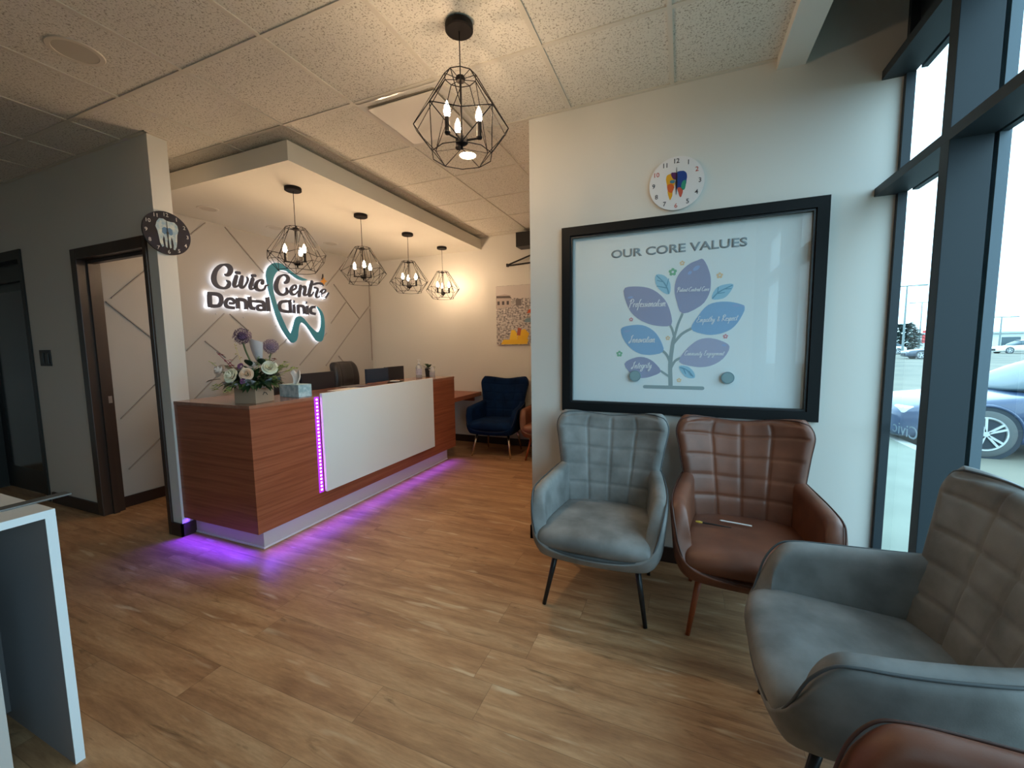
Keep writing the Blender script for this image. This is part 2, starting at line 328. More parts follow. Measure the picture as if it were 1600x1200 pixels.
# traced outlines, metres on each wall plane (h, v)
SCRIPT = [[[(-0.59,0.318),(-0.586,0.316),(-0.578,0.314),(-0.566,0.313),(-0.552,0.318),(-0.54,0.327),(-0.53,0.338),(-0.521,0.351),(-0.514,0.363),(-0.51,0.377),(-0.508,0.39),(-0.508,0.403),(-0.511,0.416),(-0.516,0.426),(-0.524,0.435),(-0.534,0.442),(-0.545,0.446),(-0.557,0.448),(-0.569,0.448),(-0.582,0.446),(-0.594,0.443),(-0.607,0.439),(-0.62,0.435),(-0.634,0.429),(-0.648,0.42),(-0.662,0.409),(-0.675,0.395),(-0.689,0.38),(-0.7,0.364),(-0.71,0.346),(-0.718,0.328),(-0.725,0.31),(-0.73,0.293),(-0.733,0.277),(-0.734,0.262),(-0.733,0.248),(-0.731,0.234),(-0.726,0.221),(-0.72,0.208),(-0.712,0.197),(-0.702,0.187),(-0.691,0.18),(-0.678,0.175),(-0.664,0.171),(-0.652,0.169),(-0.639,0.168),(-0.626,0.168),(-0.613,0.169),(-0.6,0.172),(-0.587,0.177),(-0.575,0.184),(-0.563,0.192),(-0.553,0.202),(-0.545,0.214),(-0.541,0.227),(-0.539,0.24),(-0.541,0.253),(-0.549,0.263),(-0.559,0.267),(-0.569,0.27),(-0.575,0.271)],[(-0.586,0.337),(-0.581,0.339),(-0.573,0.341),(-0.568,0.343),(-0.567,0.346),(-0.565,0.349),(-0.56,0.356),(-0.556,0.364),(-0.553,0.371),(-0.552,0.377),(-0.551,0.383),(-0.551,0.389),(-0.551,0.394),(-0.553,0.399),(-0.556,0.405),(-0.56,0.41),(-0.564,0.415),(-0.57,0.419),(-0.577,0.422),(-0.585,0.424),(-0.594,0.423),(-0.604,0.42),(-0.614,0.414),(-0.624,0.407),(-0.633,0.398),(-0.643,0.388),(-0.654,0.376),(-0.663,0.363),(-0.671,0.351),(-0.677,0.337),(-0.682,0.322),(-0.687,0.306),(-0.69,0.292),(-0.691,0.281),(-0.692,0.27),(-0.692,0.261),(-0.691,0.251),(-0.689,0.241),(-0.686,0.231),(-0.682,0.222),(-0.677,0.214),(-0.671,0.207),(-0.662,0.201),(-0.653,0.196),(-0.643,0.193),(-0.633,0.191),(-0.623,0.19),(-0.613,0.192),(-0.604,0.195),(-0.597,0.199),(-0.589,0.206),(-0.583,0.213),(-0.579,0.219),(-0.576,0.225),(-0.572,0.231),(-0.57,0.237),(-0.569,0.24),(-0.569,0.243),(-0.573,0.249),(-0.579,0.254),(-0.583,0.259)]],[[(-0.485,0.33),(-0.488,0.322),(-0.492,0.312),(-0.497,0.299),(-0.501,0.287),(-0.506,0.275),(-0.511,0.262),(-0.515,0.248),(-0.518,0.235),(-0.517,0.223),(-0.514,0.214),(-0.508,0.205),(-0.499,0.2),(-0.487,0.201),(-0.478,0.205),(-0.469,0.211),(-0.461,0.217),(-0.454,0.225),(-0.448,0.234),(-0.444,0.242),(-0.441,0.247)],[(-0.454,0.326),(-0.456,0.318),(-0.46,0.307),(-0.464,0.295),(-0.468,0.283),(-0.472,0.27),(-0.476,0.257),(-0.48,0.246),(-0.482,0.238),(-0.484,0.232),(-0.485,0.226),(-0.485,0.223),(-0.488,0.222),(-0.488,0.222),(-0.483,0.223),(-0.476,0.226),(-0.47,0.229),(-0.465,0.234),(-0.459,0.24),(-0.454,0.247),(-0.45,0.252)]],[[(-0.466,0.354),(-0.439,0.355)],[(-0.46,0.383),(-0.433,0.383)]],[[(-0.421,0.332),(-0.424,0.323),(-0.429,0.31),(-0.434,0.296),(-0.438,0.283),(-0.442,0.272),(-0.445,0.261),(-0.448,0.248),(-0.448,0.235),(-0.445,0.223),(-0.44,0.213),(-0.433,0.205),(-0.422,0.199),(-0.409,0.2),(-0.398,0.205),(-0.389,0.213),(-0.38,0.222),(-0.371,0.234),(-0.361,0.248),(-0.351,0.263),(-0.343,0.277),(-0.338,0.289),(-0.333,0.3),(-0.331,0.31),(-0.33,0.319),(-0.332,0.328),(-0.338,0.333),(-0.343,0.336),(-0.346,0.338)],[(-0.391,0.331),(-0.393,0.322),(-0.395,0.309),(-0.397,0.294),(-0.4,0.281),(-0.402,0.27),(-0.405,0.259),(-0.407,0.25),(-0.408,0.244),(-0.409,0.238),(-0.408,0.231),(-0.407,0.226),(-0.408,0.225),(-0.409,0.224),(-0.406,0.224),(-0.4,0.227),(-0.393,0.233),(-0.385,0.242),(-0.375,0.256),(-0.367,0.27),(-0.36,0.282),(-0.355,0.292),(-0.352,0.301),(-0.35,0.309),(-0.349,0.315),(-0.349,0.318),(-0.351,0.322),(-0.353,0.326),(-0.355,0.329)]],[[(-0.298,0.327),(-0.302,0.319),(-0.306,0.308),(-0.311,0.295),(-0.316,0.283),(-0.32,0.273),(-0.326,0.261),(-0.33,0.248),(-0.333,0.235),(-0.332,0.224),(-0.329,0.213),(-0.323,0.204),(-0.312,0.198),(-0.3,0.2),(-0.288,0.205),(-0.278,0.211),(-0.269,0.218),(-0.261,0.226),(-0.255,0.235),(-0.25,0.242),(-0.247,0.248)],[(-0.265,0.323),(-0.268,0.315),(-0.271,0.303),(-0.276,0.29),(-0.28,0.278),(-0.284,0.266),(-0.289,0.254),(-0.293,0.244),(-0.295,0.238),(-0.296,0.232),(-0.297,0.226),(-0.298,0.223),(-0.301,0.222),(-0.3,0.221),(-0.293,0.222),(-0.285,0.225),(-0.278,0.229),(-0.272,0.233),(-0.266,0.24),(-0.261,0.248),(-0.257,0.253)]],[[(-0.283,0.348),(-0.254,0.353)],[(-0.281,0.377),(-0.252,0.381)]],[[(-0.149,0.291),(-0.148,0.296),(-0.145,0.305),(-0.143,0.316),(-0.145,0.328),(-0.154,0.335),(-0.165,0.337),(-0.176,0.338),(-0.189,0.335),(-0.201,0.33),(-0.214,0.323),(-0.228,0.314),(-0.24,0.303),(-0.25,0.291),(-0.26,0.278),(-0.267,0.263),(-0.272,0.249),(-0.271,0.234),(-0.267,0.222),(-0.26,0.211),(-0.251,0.203),(-0.239,0.197),(-0.226,0.194),(-0.211,0.193),(-0.197,0.194),(-0.183,0.197),(-0.168,0.203),(-0.154,0.211),(-0.141,0.22),(-0.132,0.232),(-0.126,0.245),(-0.121,0.255),(-0.118,0.261),(-0.114,0.265),(-0.107,0.268),(-0.1,0.271),(-0.095,0.273)],[(-0.183,0.299),(-0.18,0.304),(-0.175,0.311),(-0.172,0.315),(-0.17,0.314),(-0.17,0.314),(-0.174,0.317),(-0.18,0.318),(-0.186,0.317),(-0.193,0.313),(-0.203,0.306),(-0.212,0.297),(-0.218,0.289),(-0.224,0.279),(-0.228,0.269),(-0.231,0.259),(-0.232,0.252),(-0.232,0.246),(-0.232,0.239),(-0.229,0.233),(-0.226,0.228),(-0.221,0.223),(-0.214,0.219),(-0.205,0.217),(-0.196,0.216),(-0.186,0.217),(-0.174,0.221),(-0.163,0.226),(-0.154,0.232),(-0.149,0.239),(-0.144,0.249),(-0.139,0.26),(-0.131,0.271),(-0.121,0.279),(-0.111,0.282),(-0.103,0.284),(-0.097,0.285)]],[[(0.142,0.326),(0.148,0.327),(0.158,0.33),(0.172,0.336),(0.184,0.347),(0.194,0.359),(0.2,0.373),(0.205,0.387),(0.206,0.402),(0.203,0.415),(0.196,0.425),(0.187,0.434),(0.177,0.44),(0.165,0.443),(0.151,0.445),(0.136,0.444),(0.121,0.44),(0.104,0.434),(0.085,0.425),(0.066,0.414),(0.049,0.401),(0.034,0.385),(0.022,0.367),(0.012,0.349),(0.003,0.333),(-0.004,0.318),(-0.009,0.303),(-0.013,0.288),(-0.015,0.273),(-0.014,0.258),(-0.012,0.243),(-0.008,0.229),(-0.0,0.215),(0.01,0.203),(0.022,0.192),(0.036,0.182),(0.051,0.176),(0.066,0.172),(0.082,0.172),(0.098,0.173),(0.114,0.177),(0.13,0.184),(0.148,0.192),(0.164,0.203),(0.177,0.219),(0.18,0.237),(0.175,0.253),(0.17,0.265),(0.166,0.272)],[(0.133,0.349),(0.138,0.353),(0.146,0.357),(0.151,0.362),(0.153,0.365),(0.157,0.371),(0.162,0.379),(0.166,0.388),(0.168,0.394),(0.168,0.399),(0.165,0.405),(0.162,0.411),(0.157,0.416),(0.151,0.42),(0.143,0.422),(0.134,0.423),(0.124,0.422),(0.111,0.416),(0.096,0.407),(0.083,0.396),(0.072,0.385),(0.064,0.372),(0.056,0.357),(0.049,0.341),(0.044,0.326),(0.039,0.313),(0.035,0.301),(0.033,0.291),(0.032,0.28),(0.032,0.269),(0.033,0.258),(0.036,0.248),(0.039,0.238),(0.045,0.228),(0.052,0.218),(0.061,0.209),(0.069,0.203),(0.078,0.199),(0.088,0.197),(0.099,0.197),(0.109,0.199),(0.119,0.205),(0.13,0.213),(0.138,0.222),(0.142,0.227),(0.144,0.232),(0.145,0.243),(0.144,0.256),(0.144,0.265)]],[[(0.241,0.251),(0.251,0.255),(0.266,0.262),(0.282,0.269),(0.295,0.279),(0.303,0.291),(0.307,0.304),(0.308,0.315),(0.304,0.325),(0.295,0.332),(0.284,0.334),(0.271,0.333),(0.259,0.329),(0.247,0.321),(0.235,0.311),(0.224,0.3),(0.215,0.288),(0.207,0.275),(0.201,0.261),(0.197,0.246),(0.196,0.232),(0.199,0.219),(0.206,0.208),(0.215,0.199),(0.228,0.193),(0.243,0.193),(0.259,0.197),(0.274,0.203),(0.287,0.21),(0.299,0.22),(0.309,0.233),(0.318,0.244),(0.323,0.251)],[(0.235,0.266),(0.245,0.271),(0.259,0.277),(0.272,0.284),(0.279,0.29),(0.282,0.295),(0.284,0.302),(0.284,0.309),(0.283,0.312),(0.282,0.314),(0.277,0.316),(0.271,0.316),(0.266,0.315),(0.261,0.309),(0.254,0.301),(0.248,0.29),(0.242,0.28),(0.238,0.27),(0.234,0.258),(0.232,0.247),(0.231,0.239),(0.232,0.232),(0.234,0.225),(0.238,0.219),(0.241,0.216),(0.246,0.215),(0.256,0.216),(0.268,0.219),(0.277,0.223),(0.286,0.23),(0.296,0.24),(0.304,0.25),(0.31,0.257)]],[[(0.35,0.326),(0.347,0.316),(0.342,0.303),(0.337,0.288),(0.332,0.272),(0.328,0.254),(0.323,0.234),(0.318,0.215),(0.315,0.202)],[(0.383,0.324),(0.38,0.315),(0.376,0.302),(0.372,0.287),(0.368,0.271),(0.364,0.253),(0.359,0.233),(0.354,0.214),(0.351,0.201)]],[[(0.356,0.255),(0.365,0.266),(0.377,0.282),(0.391,0.298),(0.402,0.308),(0.409,0.311),(0.416,0.313),(0.42,0.312),(0.418,0.312),(0.417,0.312),(0.416,0.304),(0.413,0.292),(0.41,0.281),(0.406,0.27),(0.401,0.256),(0.395,0.242),(0.394,0.227),(0.4,0.214),(0.41,0.207),(0.423,0.204),(0.438,0.206),(0.452,0.213),(0.464,0.224),(0.474,0.233),(0.482,0.24)],[(0.342,0.261),(0.35,0.272),(0.361,0.289),(0.374,0.307),(0.386,0.321),(0.4,0.331),(0.415,0.337),(0.431,0.338),(0.446,0.333),(0.452,0.32),(0.452,0.307),(0.45,0.293),(0.447,0.28),(0.443,0.266),(0.437,0.252),(0.433,0.24),(0.431,0.235),(0.431,0.233),(0.432,0.23),(0.433,0.227),(0.435,0.226),(0.44,0.228),(0.452,0.235),(0.463,0.243),(0.471,0.249)]],[[(0.53,0.405),(0.525,0.391),(0.517,0.371),(0.509,0.349),(0.502,0.328),(0.494,0.309),(0.486,0.29),(0.479,0.271),(0.475,0.253),(0.474,0.237),(0.475,0.223),(0.479,0.21),(0.492,0.2),(0.512,0.204),(0.525,0.213),(0.537,0.223),(0.546,0.233),(0.554,0.242),(0.561,0.252),(0.567,0.26),(0.571,0.266)],[(0.565,0.402),(0.56,0.388),(0.554,0.368),(0.546,0.346),(0.539,0.325),(0.531,0.305),(0.524,0.286),(0.517,0.268),(0.513,0.254),(0.511,0.242),(0.51,0.231),(0.51,0.224),(0.506,0.224),(0.503,0.223),(0.512,0.227),(0.523,0.235),(0.533,0.242),(0.54,0.249),(0.547,0.257),(0.552,0.265),(0.556,0.271)]],[[(0.505,0.353),(0.516,0.354),(0.533,0.355),(0.551,0.358),(0.568,0.361),(0.584,0.366),(0.599,0.371),(0.612,0.376),(0.623,0.38),(0.634,0.383),(0.644,0.386),(0.654,0.388),(0.663,0.389),(0.673,0.389),(0.684,0.389),(0.694,0.388),(0.702,0.386),(0.709,0.385),(0.716,0.382),(0.722,0.379),(0.726,0.376)],[(0.506,0.367),(0.517,0.369),(0.533,0.373),(0.55,0.377),(0.565,0.381),(0.577,0.386),(0.59,0.392),(0.604,0.398),(0.617,0.404),(0.63,0.408),(0.643,0.411),(0.655,0.413),(0.668,0.414),(0.681,0.414),(0.695,0.413),(0.707,0.411),(0.718,0.407),(0.726,0.401),(0.732,0.394),(0.735,0.388),(0.737,0.384)]],[[(0.583,0.321),(0.588,0.321),(0.594,0.322),(0.6,0.322),(0.605,0.321),(0.611,0.319),(0.618,0.316),(0.621,0.314),(0.622,0.312),(0.62,0.308),(0.615,0.3),(0.607,0.289),(0.601,0.278),(0.595,0.266),(0.59,0.254),(0.585,0.241),(0.583,0.227),(0.586,0.215),(0.593,0.205),(0.603,0.198),(0.619,0.195),(0.635,0.2),(0.65,0.209),(0.662,0.218),(0.671,0.225)],[(0.588,0.345),(0.593,0.345),(0.6,0.345),(0.609,0.345),(0.618,0.343),(0.627,0.34),(0.637,0.337),(0.646,0.33),(0.652,0.319),(0.651,0.306),(0.647,0.294),(0.642,0.282),(0.637,0.271),(0.632,0.26),(0.627,0.248),(0.622,0.239),(0.62,0.232),(0.62,0.227),(0.621,0.221),(0.623,0.217),(0.622,0.215),(0.627,0.216),(0.64,0.222),(0.653,0.229),(0.662,0.234)]],[[(0.7,0.254),(0.711,0.258),(0.726,0.265),(0.743,0.273),(0.757,0.282),(0.768,0.292),(0.777,0.302),(0.782,0.314),(0.782,0.326),(0.773,0.334),(0.76,0.338),(0.745,0.339),(0.729,0.336),(0.714,0.329),(0.698,0.319),(0.684,0.308),(0.672,0.296),(0.663,0.283),(0.656,0.269),(0.652,0.255),(0.652,0.24),(0.656,0.227),(0.663,0.214),(0.674,0.203),(0.688,0.196),(0.705,0.193),(0.723,0.194),(0.741,0.197),(0.758,0.203),(0.772,0.213),(0.783,0.224),(0.793,0.235),(0.801,0.246),(0.81,0.256),(0.818,0.267),(0.824,0.276),(0.828,0.283)],[(0.692,0.269),(0.702,0.274),(0.716,0.282),(0.73,0.289),(0.74,0.296),(0.746,0.303),(0.752,0.31),(0.755,0.315),(0.756,0.315),(0.755,0.316),(0.749,0.318),(0.742,0.319),(0.736,0.318),(0.73,0.313),(0.721,0.304),(0.713,0.293),(0.706,0.283),(0.701,0.274),(0.697,0.265),(0.694,0.256),(0.693,0.249),(0.694,0.241),(0.697,0.231),(0.701,0.223),(0.706,0.219),(0.713,0.217),(0.724,0.217),(0.737,0.219),(0.747,0.222),(0.755,0.227),(0.764,0.235),(0.774,0.244),(0.783,0.254),(0.79,0.263),(0.797,0.273),(0.803,0.282),(0.808,0.289)]]]
BLOCK = [[[(-0.787,0.111),(-0.793,-0.033)],[(-0.751,0.116),(-0.757,-0.029)]],[[(-0.79,0.089),(-0.766,0.091),(-0.733,0.093),(-0.706,0.093),(-0.691,0.089),(-0.68,0.084),(-0.674,0.077),(-0.671,0.069),(-0.67,0.058),(-0.671,0.046),(-0.672,0.034),(-0.675,0.023),(-0.68,0.014),(-0.685,0.007),(-0.69,0.002),(-0.702,-0.003),(-0.729,-0.006),(-0.763,-0.006),(-0.788,-0.007)],[(-0.786,0.12),(-0.763,0.122),(-0.729,0.124),(-0.698,0.124),(-0.677,0.12),(-0.659,0.112),(-0.646,0.101),(-0.638,0.084),(-0.635,0.066),(-0.636,0.048),(-0.638,0.032),(-0.644,0.014),(-0.653,-0.002),(-0.664,-0.015),(-0.679,-0.026),(-0.701,-0.033),(-0.732,-0.037),(-0.768,-0.037),(-0.792,-0.037)]],[[(-0.577,0.013),(-0.563,0.013),(-0.542,0.012),(-0.521,0.016),(-0.508,0.031),(-0.504,0.049),(-0.506,0.064),(-0.516,0.076),(-0.529,0.083),(-0.544,0.087),(-0.56,0.086),(-0.577,0.083),(-0.593,0.074),(-0.606,0.061),(-0.616,0.046),(-0.623,0.03),(-0.625,0.014),(-0.624,-0.003),(-0.618,-0.018),(-0.606,-0.028),(-0.592,-0.033),(-0.576,-0.036),(-0.555,-0.037),(-0.531,-0.037),(-0.515,-0.036)],[(-0.572,0.036),(-0.558,0.035),(-0.539,0.034),(-0.529,0.035),(-0.529,0.037),(-0.529,0.044),(-0.531,0.05),(-0.535,0.053),(-0.543,0.058),(-0.552,0.06),(-0.561,0.06),(-0.572,0.057),(-0.579,0.053),(-0.584,0.047),(-0.589,0.037),(-0.592,0.027),(-0.594,0.017),(-0.594,0.008),(-0.592,0.001),(-0.588,-0.003),(-0.581,-0.007),(-0.569,-0.01),(-0.551,-0.011),(-0.528,-0.01),(-0.512,-0.009)]],[[(-0.494,0.085),(-0.497,-0.033)],[(-0.458,0.09),(-0.461,-0.028)]],[[(-0.5,0.057),(-0.477,0.058),(-0.446,0.06),(-0.421,0.059),(-0.408,0.056),(-0.404,0.055),(-0.401,0.048),(-0.399,0.025),(-0.4,-0.008),(-0.402,-0.032)],[(-0.496,0.088),(-0.473,0.089),(-0.441,0.091),(-0.413,0.09),(-0.394,0.087),(-0.378,0.079),(-0.367,0.061),(-0.365,0.031),(-0.366,-0.004),(-0.367,-0.029)]],[[(-0.353,0.117),(-0.353,0.089),(-0.354,0.051),(-0.352,0.018),(-0.347,-0.001),(-0.339,-0.015),(-0.326,-0.024),(-0.308,-0.028),(-0.291,-0.028),(-0.279,-0.027)],[(-0.318,0.122),(-0.318,0.095),(-0.319,0.057),(-0.317,0.027),(-0.314,0.014),(-0.311,0.009),(-0.308,0.006),(-0.299,0.003),(-0.286,0.003),(-0.275,0.003)]],[[(-0.354,0.059),(-0.266,0.06)],[(-0.35,0.082),(-0.262,0.083)]],[[(-0.261,0.06),(-0.242,0.06),(-0.215,0.06),(-0.195,0.058),(-0.186,0.055),(-0.184,0.052),(-0.181,0.045),(-0.18,0.022),(-0.182,-0.008),(-0.183,-0.03)],[(-0.257,0.087),(-0.237,0.088),(-0.209,0.088),(-0.185,0.087),(-0.168,0.082),(-0.155,0.072),(-0.148,0.054),(-0.146,0.027),(-0.147,-0.005),(-0.149,-0.027)]],[[(-0.167,0.039),(-0.183,0.04),(-0.206,0.041),(-0.229,0.039),(-0.247,0.029),(-0.259,0.015),(-0.264,-0.0),(-0.262,-0.015),(-0.253,-0.028),(-0.235,-0.036),(-0.207,-0.037),(-0.174,-0.034),(-0.15,-0.032)],[(-0.172,0.015),(-0.188,0.016),(-0.21,0.017),(-0.224,0.015),(-0.23,0.011),(-0.234,0.005),(-0.236,0.001),(-0.235,-0.002),(-0.233,-0.006),(-0.226,-0.01),(-0.203,-0.011),(-0.172,-0.009),(-0.149,-0.007)]],[[(-0.134,0.132),(-0.13,-0.037)],[(-0.094,0.14),(-0.089,-0.031)]],[[(0.175,0.128),(0.152,0.126),(0.118,0.123),(0.088,0.117),(0.065,0.109),(0.046,0.097),(0.032,0.08),(0.023,0.059),(0.019,0.037),(0.021,0.017),(0.026,-0.0),(0.038,-0.016),(0.06,-0.027),(0.096,-0.032),(0.138,-0.034),(0.169,-0.035)],[(0.173,0.099),(0.149,0.097),(0.118,0.093),(0.093,0.088),(0.079,0.082),(0.07,0.076),(0.064,0.069),(0.059,0.056),(0.056,0.04),(0.057,0.026),(0.06,0.016),(0.064,0.009),(0.075,0.003),(0.104,-0.001),(0.145,-0.004),(0.175,-0.005)]],[[(0.174,0.134),(0.175,-0.037)],[(0.208,0.14),(0.209,-0.032)]],[[(0.232,0.08),(0.228,-0.037)],[(0.263,0.084),(0.26,-0.034)]],[[(0.24,0.105),(0.257,0.106)],[(0.244,0.131),(0.262,0.131)]],[[(0.291,0.078),(0.289,-0.036)],[(0.325,0.082),(0.322,-0.032)]],[[(0.292,0.054),(0.312,0.055),(0.339,0.056),(0.36,0.055),(0.369,0.054),(0.372,0.053),(0.376,0.046),(0.379,0.021),(0.38,-0.012),(0.38,-0.036)],[(0.295,0.081),(0.315,0.083),(0.343,0.085),(0.368,0.084),(0.386,0.081),(0.401,0.073),(0.41,0.056),(0.414,0.027),(0.415,-0.007),(0.415,-0.031)]],[[(0.431,0.079),(0.43,-0.041)],[(0.465,0.084),(0.464,-0.037)]],[[(0.427,0.108),(0.446,0.108)],[(0.432,0.133),(0.45,0.133)]],[[(0.586,0.088),(0.572,0.088),(0.55,0.086),(0.527,0.082),(0.509,0.072),(0.494,0.059),(0.484,0.042),(0.48,0.023),(0.481,0.0),(0.493,-0.021),(0.521,-0.03),(0.552,-0.033),(0.574,-0.034)],[(0.583,0.061),(0.568,0.06),(0.55,0.059),(0.536,0.056),(0.529,0.051),(0.523,0.045),(0.519,0.038),(0.516,0.025),(0.517,0.011),(0.52,0.003),(0.534,-0.002),(0.561,-0.005),(0.582,-0.007)]]]
TOOTH = [(0.478,0.423),(0.434,0.431),(0.371,0.44),(0.323,0.456),(0.278,0.475),(0.233,0.499),(0.189,0.524),(0.146,0.548),(0.102,0.564),(0.058,0.568),(0.016,0.561),(-0.022,0.542),(-0.055,0.514),(-0.083,0.479),(-0.102,0.439),(-0.109,0.396),(-0.109,0.348),(-0.103,0.292),(-0.093,0.23),(-0.079,0.165),(-0.061,0.097),(-0.043,0.022),(-0.022,-0.054),(0.002,-0.125),(0.029,-0.191),(0.059,-0.249),(0.092,-0.3),(0.126,-0.349),(0.158,-0.388),(0.182,-0.406),(0.204,-0.409),(0.229,-0.399),(0.253,-0.379),(0.269,-0.35),(0.281,-0.313),(0.29,-0.263),(0.3,-0.214),(0.312,-0.179),(0.327,-0.155),(0.343,-0.143),(0.363,-0.145),(0.391,-0.162),(0.424,-0.193),(0.461,-0.24),(0.498,-0.292),(0.528,-0.335),(0.556,-0.369),(0.587,-0.388),(0.618,-0.395),(0.648,-0.39),(0.674,-0.368),(0.695,-0.316),(0.711,-0.253),(0.721,-0.19),(0.724,-0.128),(0.721,-0.073),(0.71,-0.024),(0.688,0.019),(0.66,0.051),(0.627,0.075),(0.605,0.082),(0.621,0.055),(0.647,0.016),(0.66,-0.02),(0.668,-0.061),(0.667,-0.114),(0.66,-0.166),(0.649,-0.207),(0.633,-0.237),(0.616,-0.257),(0.595,-0.264),(0.572,-0.258),(0.544,-0.24),(0.506,-0.21),(0.466,-0.174),(0.427,-0.132),(0.391,-0.094),(0.361,-0.073),(0.334,-0.064),(0.308,-0.065),(0.285,-0.075),(0.266,-0.092),(0.249,-0.117),(0.234,-0.157),(0.219,-0.2),(0.204,-0.237),(0.19,-0.266),(0.179,-0.285),(0.166,-0.288),(0.147,-0.265),(0.124,-0.228),(0.101,-0.179),(0.078,-0.126),(0.059,-0.081),(0.041,-0.034),(0.022,0.018),(0.005,0.072),(-0.01,0.125),(-0.022,0.177),(-0.029,0.231),(-0.031,0.283),(-0.026,0.332),(-0.015,0.377),(0.006,0.418),(0.033,0.453),(0.063,0.474),(0.097,0.486),(0.132,0.492),(0.168,0.49),(0.202,0.474),(0.239,0.453),(0.284,0.43),(0.33,0.41),(0.37,0.402),(0.407,0.401),(0.454,0.41)]
STAR = [(0.749,0.489),(0.761,0.461),(0.801,0.445),(0.762,0.423),(0.746,0.39),(0.73,0.416),(0.69,0.43),(0.728,0.453)]
SPARK = [[(0.731,0.529),(0.731,0.523),(0.73,0.515),(0.728,0.505),(0.727,0.497),(0.724,0.489),(0.72,0.481),(0.716,0.472),(0.714,0.467)],[(0.741,0.531),(0.741,0.525),(0.742,0.517),(0.742,0.507),(0.741,0.497),(0.736,0.488),(0.73,0.478),(0.724,0.471),(0.72,0.465)]]
LEAF = {'professionalism': [(-0.321,0.197),(-0.297,0.203),(-0.261,0.202),(-0.228,0.199),(-0.2,0.194),(-0.173,0.186),(-0.147,0.173),(-0.122,0.156),(-0.099,0.134),(-0.079,0.111),(-0.064,0.086),(-0.053,0.06),(-0.044,0.033),(-0.037,0.004),(-0.032,-0.027),(-0.037,-0.049),(-0.058,-0.057),(-0.089,-0.056),(-0.121,-0.052),(-0.152,-0.045),(-0.183,-0.034),(-0.213,-0.019),(-0.239,-0.001),(-0.264,0.02),(-0.284,0.044),(-0.3,0.072),(-0.312,0.102),(-0.321,0.13),(-0.327,0.156),(-0.33,0.18)],'patient': [(0.135,0.336),(0.146,0.319),(0.158,0.295),(0.167,0.27),(0.174,0.248),(0.178,0.226),(0.18,0.202),(0.18,0.177),(0.178,0.15),(0.171,0.125),(0.161,0.102),(0.147,0.079),(0.127,0.06),(0.095,0.04),(0.058,0.023),(0.027,0.019),(0.01,0.034),(0.0,0.061),(-0.007,0.09),(-0.015,0.116),(-0.021,0.144),(-0.023,0.171),(-0.021,0.198),(-0.015,0.225),(-0.005,0.25),(0.009,0.272),(0.028,0.292),(0.047,0.308),(0.066,0.32),(0.086,0.328),(0.104,0.333),(0.116,0.338),(0.125,0.341)],'empathy': [(0.077,-0.075),(0.083,-0.052),(0.1,-0.023),(0.118,0.004),(0.133,0.027),(0.149,0.047),(0.168,0.063),(0.19,0.073),(0.214,0.078),(0.239,0.08),(0.263,0.079),(0.287,0.076),(0.309,0.071),(0.331,0.064),(0.351,0.056),(0.363,0.043),(0.363,0.022),(0.353,-0.003),(0.341,-0.028),(0.329,-0.049),(0.313,-0.07),(0.294,-0.087),(0.27,-0.1),(0.242,-0.11),(0.214,-0.115),(0.189,-0.117),(0.165,-0.115),(0.142,-0.109),(0.116,-0.102),(0.091,-0.091)],'innovation': [(-0.345,-0.069),(-0.335,-0.057),(-0.317,-0.05),(-0.295,-0.046),(-0.269,-0.043),(-0.24,-0.042),(-0.212,-0.045),(-0.187,-0.053),(-0.164,-0.066),(-0.143,-0.081),(-0.124,-0.101),(-0.109,-0.124),(-0.096,-0.148),(-0.086,-0.172),(-0.078,-0.196),(-0.082,-0.216),(-0.101,-0.228),(-0.132,-0.234),(-0.163,-0.237),(-0.191,-0.235),(-0.218,-0.23),(-0.245,-0.218),(-0.272,-0.2),(-0.297,-0.176),(-0.317,-0.15),(-0.333,-0.122),(-0.343,-0.092)],'community': [(0.014,-0.279),(0.018,-0.254),(0.038,-0.224),(0.059,-0.197),(0.079,-0.176),(0.1,-0.158),(0.122,-0.145),(0.142,-0.138),(0.163,-0.135),(0.184,-0.135),(0.205,-0.139),(0.226,-0.145),(0.246,-0.153),(0.265,-0.162),(0.283,-0.173),(0.292,-0.188),(0.289,-0.21),(0.276,-0.237),(0.259,-0.261),(0.239,-0.279),(0.215,-0.294),(0.189,-0.305),(0.162,-0.311),(0.134,-0.313),(0.105,-0.31),(0.07,-0.304),(0.035,-0.295)],'integrity': [(-0.319,-0.295),(-0.307,-0.278),(-0.281,-0.264),(-0.256,-0.255),(-0.236,-0.25),(-0.217,-0.249),(-0.198,-0.251),(-0.178,-0.257),(-0.158,-0.266),(-0.139,-0.279),(-0.12,-0.298),(-0.101,-0.32),(-0.093,-0.339),(-0.1,-0.352),(-0.118,-0.362),(-0.138,-0.37),(-0.159,-0.378),(-0.184,-0.384),(-0.207,-0.386),(-0.228,-0.384),(-0.248,-0.378),(-0.267,-0.366),(-0.289,-0.345),(-0.311,-0.318)]}
